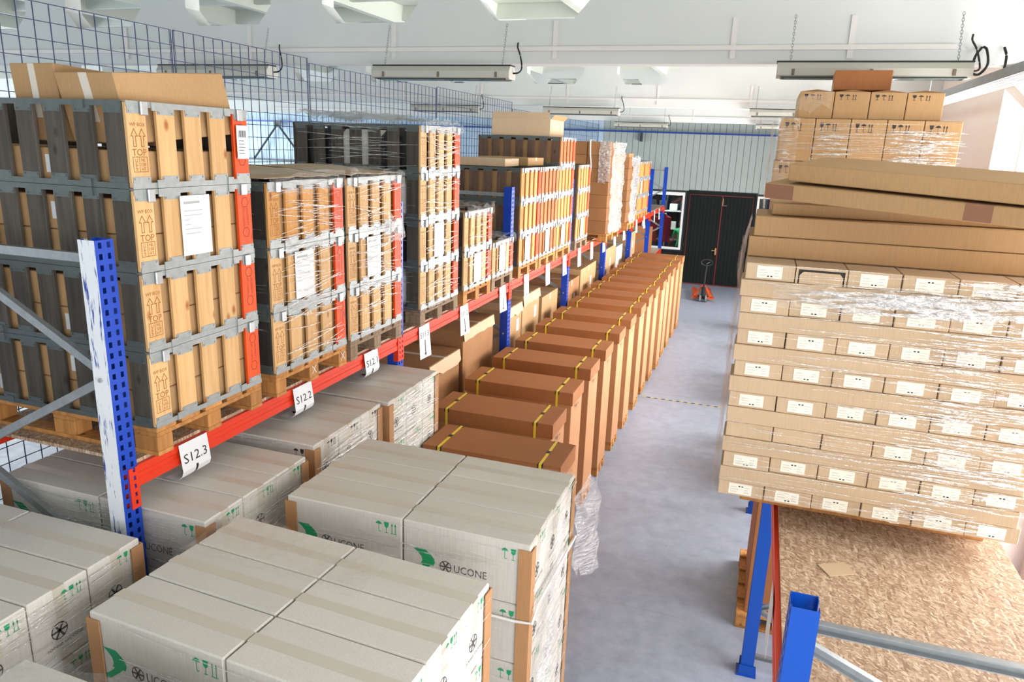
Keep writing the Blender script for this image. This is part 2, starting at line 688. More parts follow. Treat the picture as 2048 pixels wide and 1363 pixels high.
def symbols(pr, u, v, s, order='ugt'):
    """umbrella, wine glass, up-arrows; each s tall, laid out from u"""
    for ch in order:
        if ch == 'u':
            pr.poly([(u, v + s * .72), (u + s * .1, v + s * .9), (u + s * .3, v + s), (u + s * .5, v + s * .9), (u + s * .6, v + s * .72)])
            pr.line([(u + s * .3, v + s * .75), (u + s * .3, v + s * .1), (u + s * .38, v + s * .03), (u + s * .46, v + s * .1)], s * .05)
            u += s * .78
        elif ch == 'g':
            pr.poly([(u, v + s), (u + s * .05, v + s * .6), (u + s * .22, v + s * .45), (u + s * .4, v + s * .6), (u + s * .45, v + s)])
            pr.rect(u + s * .2, v + s * .06, u + s * .25, v + s * .5)
            pr.rect(u + s * .08, v, u + s * .37, v + s * .06)
            u += s * .62
        else:
            for k in (0, 1):
                x = u + s * .12 + k * s * .3
                pr.rect(x - s * .03, v + s * .08, x + s * .03, v + s * .8)
                pr.poly([(x - s * .1, v + s * .72), (x + s * .1, v + s * .72), (x, v + s)])
            pr.rect(u, v, u + s * .54, v + s * .06)
            u += s * .7
    return pr


ORD = ['zeroth', 'first', 'second', 'third', 'fourth', 'fifth', 'sixth', 'seventh', 'eighth', 'ninth', 'tenth', 'eleventh',
       'twelfth', 'thirteenth', 'fourteenth', 'fifteenth']


# ================================================================== STRUCTURE
def struct(name, me, parent=None, loc=(0, 0, 0), rot=(0, 0, 0)):
    o = obj(name, me, parent, loc, rot)
    if parent is None:
        o['kind'] = 'structure'
    return o


T = 0.35
flo = struct('floor', MB().box(XL - T, XR + T, YB - T, 28.0, -0.2, 0.0).mesh('floor', 'floor'))
# floor joints (saw cuts) lie as thin recessed-looking dark strips
jm = MB().box(-3.0, 3.0, -0.003, 0.003, 0, 0.0006).mesh('floor_joint', 'ink_grey')
for y in (3.35, 9.4, 15.4):
    obj('floor_joint', jm, flo, (2.2, y, 0.0005))

# wall with tall windows, beside the rack
wr = MB()
edges = [YB - T] + [e for w in WIN_R for e in (w[0], w[1])] + [28.0]
for i in range(0, len(edges), 2):
    wr.box(XR, XR + T, edges[i], edges[i + 1], 0, ZC + 0.3)
for a, b, c, d in WIN_R:
    wr.box(XR, XR + T, a, b, 0, c)
    wr.box(XR, XR + T, a, b, d, ZC + 0.3)
wall_r = struct('wall_right', wr.mesh('wall_right', 'plaster_warm'))
# opposite wall
wl = MB()
edges = [YB - T] + [e for w in WIN_L_FILL for e in (w[0], w[1])] + [28.0]
for i in range(0, len(edges), 2):
    wl.box(XL - T, XL, edges[i], edges[i + 1], 0, ZC + 0.3)
for a, b, c, d in WIN_L_FILL:
    wl.box(XL - T, XL, a, b, 0, c)
    wl.box(XL - T, XL, a, b, d, ZC + 0.3)
struct('wall_left', wl.mesh('wall_left', 'plaster'))
# wall behind the photographer
wb = MB()
edges = [XL] + [e for w in WIN_B_FILL for e in (w[0], w[1])] + [XR]
for i in range(0, len(edges), 2):
    wb.box(edges[i], edges[i + 1], YB - T, YB, 0, ZC + 0.3)
for a, b, c, d in WIN_B_FILL:
    wb.box(a, b, YB - T, YB, 0, c)
    wb.box(a, b, YB - T, YB, d, ZC + 0.3)
struct('wall_back', wb.mesh('wall_back', 'plaster'))


def window(n, axis, pos, a, b, c, d, nx, nz, depth=0.08, fr=0.07, pt=None):
    """framed window in a wall plane: axis 'x' = wall at x=pos (opening along y), 'y' = wall at y=pos"""
    root = obj('window_%d' % n, None, None, (pos, a, c) if axis == 'x' else (a, pos, c))
    root['kind'] = 'structure'
    w, h = b - a, d - c

    def bx(mb, u0, u1, v0, v1, t0, t1):
        return mb.box(t0, t1, u0, u1, v0, v1) if axis == 'x' else mb.box(u0, u1, t0, t1, v0, v1)
    f = MB()
    bx(f, 0, w, 0, fr, 0, depth)
    bx(f, 0, w, h - fr, h, 0, depth)
    bx(f, 0, fr, fr, h - fr, 0, depth)
    bx(f, w - fr, w, fr, h - fr, 0, depth)
    obj('window_frame', f.mesh('window_frame', 'white_frame'), root)
    for i in range(1, nx):
        u = w * i / nx
        obj('mullion', bx(MB(), u - .03, u + .03, fr, h - fr, 0.01, depth - .01).mesh('mullion', 'white_frame'), root)
    for j in range(1, nz):
        v = h * j / nz
        obj('transom', bx(MB(), fr, w - fr, v - .03, v + .03, 0.015, depth - .015).mesh('transom', 'white_frame'), root)
    for i in range(nx):
        for j in range(nz):
            obj('pane', bx(MB(), w * i / nx + .03, w * (i + 1) / nx - .03, h * j / nz + .03, h * (j + 1) / nz - .03,
                           (depth / 2 if pt is None else pt) - .002, (depth / 2 if pt is None else pt) + .002).mesh('pane', 'pane'), root)
    return root


wn = 3
for a, b, c, d in WIN_R:
    window(wn, 'x', XR + T - 0.1, a, b, c, d, max(2, round((b - a) / 1.6)), 3 if d > 4 else 2, pt=.076)
    wn += 1
for a, b, c, d in WIN_L_FILL:  # frames for the added fill windows, opposite wall
    window(wn, 'x', XL - T + 0.02, a, b, c, d, max(2, round((b - a) / 1.6)), 3, pt=.004)
    wn += 1
for a, b, c, d in WIN_B_FILL:  # frames for the added fill windows, back wall
    window(wn, 'y', YB - T + 0.02, a, b, c, d, max(2, round((b - a) / 1.6)), 3, pt=.004)
    wn += 1
# window sill boards inside the long wall
for i, (a, b, c, d) in enumerate(WIN_R):
    obj('window_sill', MB().box(-0.06, T - 0.12, 0, b - a, 0.0, 0.03).mesh('window_sill', 'white_frame'), wall_r, (XR, a, c))

# --- end wall: upright sheet-metal panels, dark double door, windows either side
DX0, DX1, DZ = 0.56, 2.52, 2.8
W1 = (-1.9, 0.48, 1.02, 2.74)
W2 = (2.56, 3.9, 1.02, 2.74)
wf = MB()
wf.box(XL, W1[0], YF + .05, YF + .25, 0, ZC + .3)
wf.box(W1[0], W1[1], YF + .05, YF + .25, 0, W1[2])
wf.box(W1[0], W1[1], YF + .05, YF + .25, W1[3], ZC + .3)
wf.box(W1[1], DX0, YF + .05, YF + .25, 0, ZC + .3)
wf.box(DX0, DX1, YF + .05, YF + .25, DZ, ZC + .3)
wf.box(DX1, W2[0], YF + .05, YF + .25, 0, ZC + .3)
wf.box(W2[0], W2[1], YF + .05, YF + .25, 0, W2[2])
wf.box(W2[0], W2[1], YF + .05, YF + .25, W2[3], ZC + .3)
wf.box(W2[1], XR, YF + .05, YF + .25, 0, ZC + .3)
wall_f = struct('wall_far', wf.mesh('wall_far', 'dark_steel'))
PW = 0.18


def panel(x0, x1, z0, z1, mat):
    w, h = round(x1 - x0, 3), round(z1 - z0, 3)
    me = cmesh(('pan', w, h, mat), lambda: fixn(MB().bbox(0.004, w - .004, 0, .05, 0, h, .006).mesh('panel', mat)))
    obj('panel', me, wall_f, (x0, YF, z0))


x = XL + 0.02
while x < XR - PW:
    x1 = x + PW
    mat = 'panel_blue' if x < -2.3 else 'panel_white'
    zt = 5.6
    if x1 > W1[0] and x < DX0 - .02:      # above the inside window; dark skirting below it
        panel(x, x1, W1[3] + .06, zt, mat)
    elif x1 > DX0 and x < DX1 + .02:
        panel(x, x1, DZ + .03, zt, mat)
    elif x1 > W2[0] - .02 and x < W2[1]:
        panel(x, x1, W2[3] + .06, zt, mat)
    else:
        panel(x, x1, 0.0, zt, mat)
    x = x1
obj('skirting', MB().box(W1[0], DX0 - .01, YF - .0, YF + .05, 0, W1[2] - .05).mesh('skirting', 'door_dark'), wall_f)
obj('skirting', MB().box(DX1 + .01, W2[1], YF - .0, YF + .05, 0, W2[2] - .05).mesh('skirting', 'panel_white'), wall_f)
window(1, 'y', YF - .03, W1[0], W1[1], W1[2], W1[3], 2, 1, .1, .06)
window(2, 'y', YF - .03, W2[0], W2[1], W2[2], W2[3], 2, 1, .1, .06)
# door
dr = obj('door_1', None, None, (DX0, YF, 0))
dr['kind'] = 'structure'
dw = DX1 - DX0
mid = dw * .52
for (a, b) in ((.07, mid - .012), (mid + .012, dw - .07)):
    leaf = obj('door_leaf', MB().box(a, b, .03, .09, .03, DZ - .1).mesh('door_leaf', 'door_dark'), dr)
    k = a
    while k < b - .06:
        obj('door_slat', cmesh('dslat', lambda: fixn(MB().bbox(.004, .101, .018, .03, .05, DZ - .13, .004).mesh('door_slat', 'door_dark'))), leaf, (k, 0, 0))
        k += .105
df = MB().box(0, .06, -.02, .1, 0, DZ).box(dw - .06, dw, -.02, .1, 0, DZ).box(.06, dw - .06, -.02, .1, DZ - .09, DZ)
obj('door_frame', df.mesh('door_frame', 'door_dark'), dr)
obj('red_edge', MB().box(mid - .014, mid + .014, .005, .02, .03, DZ - .1).mesh('red_edge', 'red_trim'), dr)
obj('red_edge', MB().box(.062, .08, .0, .018, .03, DZ - .1).mesh('red_edge', 'red_trim'), dr)
obj('red_edge', MB().box(dw - .08, dw - .062, .0, .018, .03, DZ - .1).mesh('red_edge', 'red_trim'), dr)
obj('red_edge', MB().box(.08, dw - .08, .0, .018, DZ - .11, DZ - .09).mesh('red_edge', 'red_trim'), dr)
obj('red_edge', MB().box(.08, dw - .08, .0, .018, .005, .03).mesh('red_edge', 'red_trim'), dr)
hb = MB().cbox((mid - .05, .0, 1.05), (.04, .02, .2)).tube([(mid - .05, 0, 1.08), (mid - .05, -.05, 1.08), (mid - .16, -.05, 1.08)], .011)
obj('door_handle', hb.mesh('door_handle', 'brass'), dr)
hb = MB().tube([(mid + .02, -.005, 2.62), (mid + .02, -.015, 2.42), (mid + .14, -.015, 2.42)], .009)
obj('door_latch', hb.mesh('door_latch', 'brass'), dr)

# room behind the inside window
struct('wall_storeroom', MB().box(-6, XR, 27.0, 27.2, 0, 2.4).box(-6, XR, 27, 27.2, 4.2, ZC).box(-6.2, -6, YF + .25, 27, 0, ZC).mesh('wall_storeroom', 'dark_room'))

# --- roof slab with ribs, cross beams with eight-sided openings
roof = struct('ceiling', MB().box(XL - T, XR + T, YB - T, 28.0, ZC, ZC + .25).mesh('ceiling', 'plaster_roof'))
rm = fixn(MB().prism([(-.11, 0), (-.06, -.26), (.06, -.26), (.11, 0)], (0, YB, 0), (1, 0, 0), (0, 0, 1), (0, 1, 0), 28 - YB).mesh('roof_rib', 'plaster_roof'))
x = XL + .5
while x < XR:
    obj('roof_rib', rm, roof, (x, 0, ZC))
    x += 1.56
cm = fixn(MB().prism([(-.07, 0), (-.04, -.2), (.04, -.2), (.07, 0)], (XL, 0, 0), (0, 1, 0), (0, 0, 1), (1, 0, 0), XR - XL).mesh('roof_rib', 'plaster_roof'))
for y in [YB + 1.2 + 1.55 * k for k in range(18)]:
    obj('roof_rib', cm, roof, (0, y, ZC - .002))

BEAM_Y = [-2.35, 3.95, 10.2, 16.4]
BZ0, BZ1, BT = 4.61, ZC - .02, .2
HOLES = [0.70 - 1.56 * k for k in range(11)]


def beam_mesh():
    outer = [(XL, BZ0), (XR, BZ0), (XR, BZ1), (XL, BZ1)]
    holes = []
    for hx in HOLES:
        if hx - .5 < XL:
            continue
        holes.append([(hx - .35, 4.96), (hx + .35, 4.96), (hx + .5, 5.13), (hx + .5, 5.42), (hx + .35, 5.59), (hx - .35, 5.59), (hx - .5, 5.42), (hx - .5, 5.13)])
    loops = [outer] + [h[::-1] for h in holes]
    tri = tessellate_polygon([[Vector((p[0], p[1], 0)) for p in l] for l in loops])
    pts = [p for l in loops for p in l]
    n = len(pts)
    mb = MB()
    vs = [(p[0], 0, p[1]) for p in pts] + [(p[0], BT, p[1]) for p in pts]
    fs = [tuple(t) for t in tri] + [tuple(i + n for i in t)[::-1] for t in tri]
    k = 0
    for l in loops:
        m = len(l)
        for i in range(m):
            a, b = k + i, k + (i + 1) % m
            fs.append((a, b, b + n, a + n))
        k += m
    mb.add(vs, fs)
    return fixn(mb.mesh('roof_beam', 'plaster'))


bme = beam_mesh()
tr1 = MB().box(-11.0, 3.9, -.03, 0, 0, .035).mesh('cable_trunking', 'trunking')
tr2 = MB().box(-.02, .02, -.012, 0, -.08, .22).mesh('cable_trunking', 'trunking')
for i, y in enumerate(BEAM_Y):
    b = struct('beam_%d' % (i + 1), bme, None, (0, y, 0))
    obj('cable_trunking', tr1, b, (0, 0, 4.71))
    for x in (-3.7, -2.18, -.62, .9, 2.35, 3.2):
        obj('trunking_riser', tr2, b, (x, -.0005, 4.73))
# pilasters under the beam ends, with a corbel block
for y in BEAM_Y:
    c = struct('column_wall', MB().box(XR - .42, XR, y - .12, y + .32, 0, BZ0).mesh('column_wall', 'plaster_warm'))
    obj('corbel', fixn(MB().prism([(0, 0), (0, -.4), (-.3, -.12), (-.3, 0)], (XR - .42, y - .02, BZ0), (1, 0, 0), (0, 0, 1), (0, 1, 0), .24).mesh('corbel', 'plaster')), c)

# --- blue rail and lattice on the end wall
g = thing('wall_gantry', 'blue steel rail running across the panelled end wall under the roof', 'rail', (0, YF - .18, 4.45))
obj('rail_tube', MB().box(-15.2, 4.6, -.03, .03, -.025, .025).mesh('rail_tube', 'blue_rail'), g)
for x in (-13.77, -9.2, -4.6, -.95, 3.6):
    obj('hanger', MB().box(x - .025, x + .025, -.02, .18, -.28 if x == -.95 else -.1, .02).mesh('hanger', 'dark_steel'), g)
tb = thing('roof_lattice', 'dark steel lattice frame with slanting braces seen through the wire net', 'lattice', (-13.7, YF - .18, 3.1))
obj('chord', MB().box(-1.6, 1.3, -.03, .03, 0, .07).mesh('chord', 'dark_steel'), tb)
obj('gusset', MB().box(-.15, .15, -.05, -.03, 1.15, 1.38).mesh('gusset', 'dark_steel'), tb)
for s in (-1, 1):
    obj('brace', MB().tube([(0, -.03, 1.25), (s * 1.05, -.03, .04)], .035).mesh('brace', 'dark_steel'), tb)


# ================================================================== RACKING
def upright_mesh(H, mats, side=1):
    """perforated C-profile: front face on x=0 facing +x, y 0..0.1, flanges run back"""
    mb = MB()
    ys = [0, .018, .036, .064, .082, .1]
    z = .0
    P, hh = .05, .026
    k = int(H / P)
    for r in range(k + 1):
        z0, z1 = r * P, min(r * P + (P - hh), H)
        z2 = min((r + 1) * P, H)
        mb.add([(0, 0, z0), (0, .1, z0), (0, .1, z1), (0, 0, z1)], [(0, 1, 2, 3)])
        if z2 > z1:
            for c in (0, 2, 4):
                mb.add([(0, ys[c], z1), (0, ys[c + 1], z1), (0, ys[c + 1], z2), (0, ys[c], z2)], [(0, 1, 2, 3)])
    D = -.095
    mb.box(-.095, -.001, 0, .003, 0, H, side)
    mb.box(-.095, -.001, .097, .1, 0, H)
    mb.box(D, D + .003, .003, .03, 0, H)
    mb.box(D, D + .003, .07, .097, 0, H)
    mb.box(-.004, -.001, .003, .018, 0, H)
    mb.box(-.004, -.001, .082, .097, 0, H)
    return mb.mesh('upright', mats)


def foot_mesh(mat):
    return MB().box(-.12, .03, -.02, .12, 0, .008).box(-.1, .01, -.012, -.004, .008, .09).box(-.1, .01, .104, .112, .008, .09).mesh('foot_plate', mat)


def brace_mesh(a, b, mat='galv'):
    """channel between two (x,z) nodes in the frame plane y=0.05"""
    a, b = Vector((a[0], 0, a[1])), Vector((b[0], 0, b[1]))
    d = (b - a).normalized()
    n = Vector((-d.z, 0, d.x))
    mb = MB()
    h = .02
    mb.prism([(-h, -.014), (h, -.014), (h, .014), (h - .004, .014), (h - .004, -.01), (-h + .004, -.01), (-h + .004, .014), (-h, .014)],
             a + Vector((0, .05, 0)), n, Vector((0, 1, 0)), d, (b - a).length)
    return fixn(mb.mesh('brace', mat))


DEPTH = 1.1


def rack_frame(y, H, blue, nodes_f, nodes_b, horiz, label, x0=0.0, flip=False, scuff=False):
    f = thing('rack_frame', label, 'rack frame', (x0, y, 0), (0, 0, PI if flip else 0), 'upright frames of the pallet racking')
    if flip:
        f.location.y = y + .1
    um = cmesh(('up', H, blue, scuff), lambda: upright_mesh(H, [blue, 'rack_scuffed' if scuff else blue]))
    fm = cmesh(('ft', blue), lambda: foot_mesh(blue))
    a = obj('upright', um, f, (0, 0, .008))
    if scuff:
        a['label'] = 'blue perforated post with a white scratched side'
    b = obj('upright', cmesh(('up', H, blue, False), lambda: upright_mesh(H, [blue, blue])), f, (-DEPTH, .1, .008), (0, 0, PI))
    obj('foot_plate', fm, f)
    obj('foot_plate', fm, f, (-DEPTH, .1, 0), (0, 0, PI))
    xf, xb = -.05, -DEPTH + .05
    zig = []
    for i in range(max(len(nodes_f), len(nodes_b))):
        if i < len(nodes_b):
            zig.append((xb, nodes_b[i]))
        if i < len(nodes_f):
            zig.append((xf, nodes_f[i]))
    zig.sort(key=lambda p: p[1])
    for p, q in zip(zig, zig[1:]):
        if p[0] != q[0]:
            obj('brace', cmesh(('br', p, q), lambda: brace_mesh(p, q)), f)
    for z in horiz:
        obj('brace', cmesh(('bh', z), lambda: brace_mesh((xf, z), (xb, z))), f)
    bm_ = cmesh('bolt', lambda: MB().tube([(0, -.006, 0), (0, .006, 0)], .011, 6).mesh('bolt', 'galv_bright'))
    for (xx, z) in zig:
        if xx == xf:
            obj('bolt', bm_, f, (xf, -.004, z))
    return f


fl = ['scratched blue rack frame at the head of the crate rack', 'blue rack frame between signs S12.1 and S11.3']
for i in range(8):
    if i < 2:
        lab = fl[i]
    elif i == 7:
        lab = 'blue rack frame closing the crate rack by the dark door'
    else:
        lab = 'blue rack frame, %s from the head of the crate rack' % ORD[i + 1]
    rack_frame(2.8 * i, 3.46, 'rack_blue', [2.83, 1.75, .67], [3.36, 2.3, 1.2, .2], [3.38, .15], lab, 0.0, False, i == 0)
XRR = 2.965
for i in range(3):
    lab = ['open-topped blue rack frame end at the bare chipboard shelf', 'blue rack frame with foot plate under the labelled carton load'][i] if i < 2 else \
        'blue rack frame by the windowed wall, %s in line' % ORD[i + 1]
    rack_frame(2.8 * i, 2.42, 'rack_blue_bright', [2.27, 1.45, .57], [1.85, 1.0, .1], [2.34, .15], lab, XRR, True)


def beam_shape(L):
    mb = MB()
    prof = [(-.045, 0), (0, 0), (0, .038), (-.006, .044), (-.006, .066), (0, .072), (0, .11), (-.02, .11), (-.02, .09), (-.045, .09)]
    mb.prism(prof, (0, 0, 0), (1, 0, 0), (0, 0, 1), (0, 1, 0), L)
    return fixn(mb.mesh('beam_bar', 'rack_orange'))


def conn_mesh():
    mb = MB()
    # plate on the post face, with holes shown as recessed slots
    ys = [0, .02, .034, .05]
    for k in range(5):
        z0 = k * .042
        mb.box(.001, .006, ys[0], ys[1], z0, z0 + .042).box(.001, .006, ys[2], ys[3], z0, z0 + .042)
        mb.box(.001, .006, ys[1], ys[2], z0, z0 + .02)
    mb.box(-.04, .006, -.004, 0, 0, .21)
    return mb.mesh('connector', 'rack_orange')


def rack_beam(y0, z, x, face, label, group, length=2.7):
    """face +1: front looks to +x"""
    b = thing('rack_beam', label, 'beam', (x, y0 + .1, z), (0, 0, 0), group)
    r = (0, 0, 0) if face > 0 else (0, 0, PI)
    obj('beam_bar', cmesh(('bb', length), lambda: beam_shape(length)), b, (0, 0 if face > 0 else length, 0), r)
    cmx = cmesh('conn', conn_mesh)
    obj('connector', cmx, b, (0.0005 * face, -.052 if face > 0 else -.002, -.1), r if face > 0 else (0, 0, PI))
    obj('connector', cmx, b, (0.0005 * face, length + .002 if face > 0 else length + .052, -.1), r)
    return b


ZB, ZS = 2.265, 2.393     # beam underside, top of the chipboard deck on the crate rack
bay_sign = ['over the S12 signs', 'over the S11 signs', 'in the third bay', 'in the fourth bay', 'in the fifth bay', 'in the sixth bay', 'in the bay by the dark door']
for i in range(7):
    rack_beam(2.8 * i, ZB, 0.0, 1, 'orange rack beam on the aisle side %s' % bay_sign[i], 'orange beams of the crate rack')
    rack_beam(2.8 * i, ZB, -DEPTH, -1, 'orange rack beam on the net side %s' % bay_sign[i], 'orange beams of the crate rack')
    d = obj('shelf_deck', MB().box(-DEPTH + .005, -.022, .012, 2.688, 0, .018).mesh('shelf_deck', 'osb'), None, (0, 2.8 * i + .1, ZB + .11))
    tag(d, 'chipboard deck on the crate rack %s' % bay_sign[i], 'shelf', 'chipboard decks of the crate rack')
for i in (6,):
    rack_beam(2.8 * i, 1.0, 0.0, 1, 'low orange rack beam close to the dark door, aisle side', 'low orange beams')
    rack_beam(2.8 * i, 1.0, -DEPTH, -1, 'low orange rack beam close to the dark door, net side', 'low orange beams')
    d = obj('shelf_deck', MB().box(-DEPTH + .005, -.022, .012, 2.688, 0, .018).mesh('shelf_deck', 'osb'), None, (0, 2.8 * i + .1, 1.11))
    tag(d, 'low chipboard deck on the crate rack close to the dark door', 'shelf')
ZBR, ZSR = 1.93, 2.058
for i in range(2):
    w = ['at the bare chipboard shelf', 'under the film-wrapped kraft cartons', 'third along the windowed wall', 'fourth along the windowed wall'][i]
    rack_beam(2.8 * i, ZBR, XRR, -1, 'orange rack beam on the aisle side %s' % w, 'orange beams by the windows')
    rack_beam(2.8 * i, ZBR, XRR + DEPTH, 1, 'orange rack beam on the window side %s' % w, 'orange beams by the windows')
    d = obj('shelf_deck', MB().box(.022, DEPTH - .005, .012, 2.688, 0, .018).mesh('shelf_deck', 'osb'), None, (XRR, 2.8 * i + .1, ZBR + .11))
    tag(d, ('bare flaky chipboard shelf with a scrap of cardboard on it' if i == 0 else 'chipboard shelf %s' % w), 'shelf', 'chipboard shelves by the windows')
sc_ = obj('cardboard_scrap', fixn(MB().bbox(-.07, .07, -.05, .05, 0, .005, .001).mesh('cardboard_scrap', 'kraft_pale')), None, (3.24, .98, ZSR + .001), (0, 0, .5))
tag(sc_, 'small square scrap of cardboard lying on the chipboard shelf', 'cardboard')


# --- blue wire net behind the crate rack
def net(y0, y1, z0, z1, label):
    root = thing('wire_net', label, 'wire net', (-1.32, y0, 0), (0, 0, 0), 'wire net panels behind the crate rack')
    L = y1 - y0
    fr = MB()
    for y in (0.012, L - .012):
        fr.tube([(0, y, 0.0), (0, y, z1)], .003, 4)
    obj('post', fr.mesh('post', 'net_wire'), root)
    w = MB()
    k = int(L / .1)
    r = .0023
    for i in range(k + 1):
        y = L * i / k
        w.box(-r, r, y - r, y + r, z0, z1)
    z = z1
    while z > z0:
        w.box(-r + .004, r + .004, 0, L, z - r, z + r)
        z -= .1
    o = obj('wire_grid', w.mesh('wire_grid', 'net_wire'), root)
    o['kind'] = 'stuff'


net(-2.2, -.12, .3, 4.60, 'blue wire net panel at the head of the crate rack')
net(-.1, 1.98, .3, 4.62, 'tall blue wire net panel behind the tilted cartons')
net(2.0, 3.62, .3, 4.62, 'tall blue wire net panel behind the third crate stack')
net(3.64, 6.4, .3, 4.58, 'blue wire net panel behind the dark film-wrapped crates')
net(6.42, 9.35, .3, 4.60, 'blue wire net panel behind the third bay')
net(9.37, 12.6, .3, 4.50, 'blue wire net panel behind the white-wrapped carton load')
net(12.62, 16.0, .3, 4.50, 'blue wire net panel behind the fifth and sixth bays')


# ================================================================== PALLETS
def pallet_proto(L, W, mat, H=.144):
    """L along x, W along y; empty at the base centre"""
    p = obj('pallet', None)
    t = .022 * H / .144
    bh = H - 3 * t
    bw = min(.1, W * .22)
    ys = (-W / 2 + bw / 2, 0, W / 2 - bw / 2)
    xs = (-L / 2 + .072, 0, L / 2 - .072)
    bb = boxmesh('deck_board', (L, bw, t), mat, .002)
    for y in ys:
        obj('bottom_board', bb, p, (0, y, 0))
    blk = boxmesh('block', (.144, bw, bh - .0006), mat, .003)
    for x_ in xs:
        for y in ys:
            obj('block', blk, p, (x_, y, t + .0003))
    st = boxmesh('stringer_board', (.144, W, t - .0004), mat, .002)
    for x_ in xs:
        obj('stringer_board', st, p, (x_, 0, t + bh))
    n = 5 if W > .6 else 3
    bw2 = min(.143, W / (n + 1.2))
    tb_ = boxmesh('deck_board', (L, bw2, t), mat, .002)
    for i in range(n):
        obj('deck_board', tb_, p, (0, -W / 2 + bw2 / 2 + i * (W - bw2) / (n - 1), 2 * t + bh))
    return p


_pp = {}


def pallet(loc, label, L=1.2, W=.8, mat='pallet_wood', H=.144, rot=0.0, group='wooden pallets'):
    k = (L, W, mat, H)
    if k not in _pp:
        _pp[k] = pallet_proto(*k)
        o = _pp[k]
    else:
        o = copy_tree(_pp[k])
    o.location = loc
    o.rotation_euler = (0, 0, rot)
    return tag(o, label, 'pallet', group)


# ================================================================== STRETCH FILM
def film_sheet(mb, o, U, V, N, w, h, nu, nv, amp, rnd, mi=0, droop=None):
    """crumpled sheet on a face"""
    o, U, V, N = Vector(o), Vector(U), Vector(V), Vector(N)
    vs, fs = [], []
    for j in range(nv + 1):
        for i in range(nu + 1):
            p = o + U * (w * i / nu) + V * (h * j / nv) + N * (rnd.random() * amp)
            if 0 < i < nu and 0 < j < nv:
                p += U * (rnd.random() - .5) * w / nu * .5 + V * (rnd.random() - .5) * h / nv * .5
            elif droop and (j == nv or j == 0):
                p += V * (rnd.random() - .5) * droop
            vs.append(p)
    for j in range(nv):
        for i in range(nu):
            a = j * (nu + 1) + i
            fs.append((a, a + 1, a + nu + 2, a + nu + 1))
    mb.add(vs, fs, mi)


def film_pleats(mb, o, U, V, N, w, h, n, rnd, lmin=.15, lmax=.9, wd=(.002, .008), tilt=.05, mi=1, bias=None):
    """thin stretched folds running along U"""
    o, U, V, N = Vector(o), Vector(U), Vector(V), Vector(N)
    for _ in range(n):
        L = rnd.uniform(lmin, lmax) * w
        u0 = rnd.random()
        if bias:
            u0 = u0 ** bias
        u0 = u0 * (w - L)
        v0 = rnd.random() * h
        s = rnd.uniform(-tilt, tilt) * L
        k = 5
        a = rnd.uniform(*wd)
        vs, fs = [], []
        off = rnd.uniform(.002, .006)
        bow = rnd.uniform(-.01, .01)
        for i in range(k + 1):
            t = i / k
            ww = a * math.sin(PI * min(max(t, .04), .96)) ** .5
            v = min(max(v0 + s * t + bow * math.sin(PI * t), 0), h)
            c = o + U * (u0 + L * t) + V * v
            vs += [c + N * off - V * ww, c + N * (off + a * .6), c + N * off + V * ww]
        for i in range(k):
            b = i * 3
            fs += [(b, b + 3, b + 4, b + 1), (b + 1, b + 4, b + 5, b + 2)]
        mb.add(vs, fs, mi)


def film_obj(mb, label, loc=(0, 0, 0), mats=('film', 'film_pleat', 'film_heavy')):
    me = mb.mesh('stretch_film', list(mats))
    me.polygons.foreach_set('use_smooth', [True] * len(me.polygons))
    o = obj('stretch_film', me, None, loc)
    return tag(o, label, 'stretch film', 'stretch film around the loads')


# ================================================================== SLATTED CRATES
CH = .381
SX, SY = 1.2, .8


def rail_mesh(n, L, w, up):
    """flat steel strip with a tab over every plank; runs along u, faces +v"""
    mb = MB()
    z0, z1 = (CH - .026, CH - .001) if up else (.001, .026)
    mb.box(-L / 2, L / 2, 0, .004, z0, z1)
    mb.box(-L / 2, L / 2, -.022, 0, (z1 - .003) if up else z0, z1 if up else z0 + .003)
    for i in range(n):
        u = (-L / 2 + w / 2) + i * (L - w) / (n - 1)
        a, b = (CH - .054, CH - .024) if up else (.024, .054)
        mb.box(u - w * .46, u + w * .46, .0, .003, a, b)
        for s in (-1, 1):
            for zz in (CH - .045,) if up else (.045,):
                mb.cbox((u + s * w * .36, .0045, zz), (.008, .004, .008))
    for s in (-1, 1):
        mb.box(s * L * .3 - .022, s * L * .3 + .022, .004, .009, z0 - (.012 if up else 0), z1 + (0 if up else .012))
    return mb.mesh('rail', 'galv_rail' if n == 5 else 'galv_shaded')


def burn_mesh():
    p = PR()
    p.text('WP BOX', 0, .275, .016, .088)
    for s in (-.022, .022):
        p.line([(s - .018, .225), (s, .256), (s + .018, .225), (s + .007, .225), (s + .007, .18), (s - .007, .18), (s - .007, .225)], .0032, True)
    p.text('TOP', 0, .155, .03, .08)
    p.line([(-.04, .07), (.04, .07), (.04, .135), (-.04, .135)], .0028, True)
    p.line([(-.004, .07), (-.004, .135)], .0025)
    p.text('IPPC', -.022, .102, .013, .05, PI / 2)
    p.text('NL', .018, .122, .014)
    p.text('15B', .018, .102, .014)
    p.text('HT', .018, .082, .014)
    return p.mesh('burned_marking', 'burn', (.6008, 0, 0), (0, 1, 0), (0, 0, 1))


def print_mesh():
    p = PR()
    p.line(ring(0, .275, .028, 6), .0035, True)
    p.line(ring(0, .115, .028, 6), .0035, True)
    p.text('PROPERTY', .016, .195, .014, .09, -PI / 2)
    p.text('IPP LOGIPAL', -.014, .195, .014, .1, -PI / 2)
    return p.mesh('printed_marking', 'ink_red', (.6008, 0, 0), (0, 1, 0), (0, 0, 1))


_cr = {}


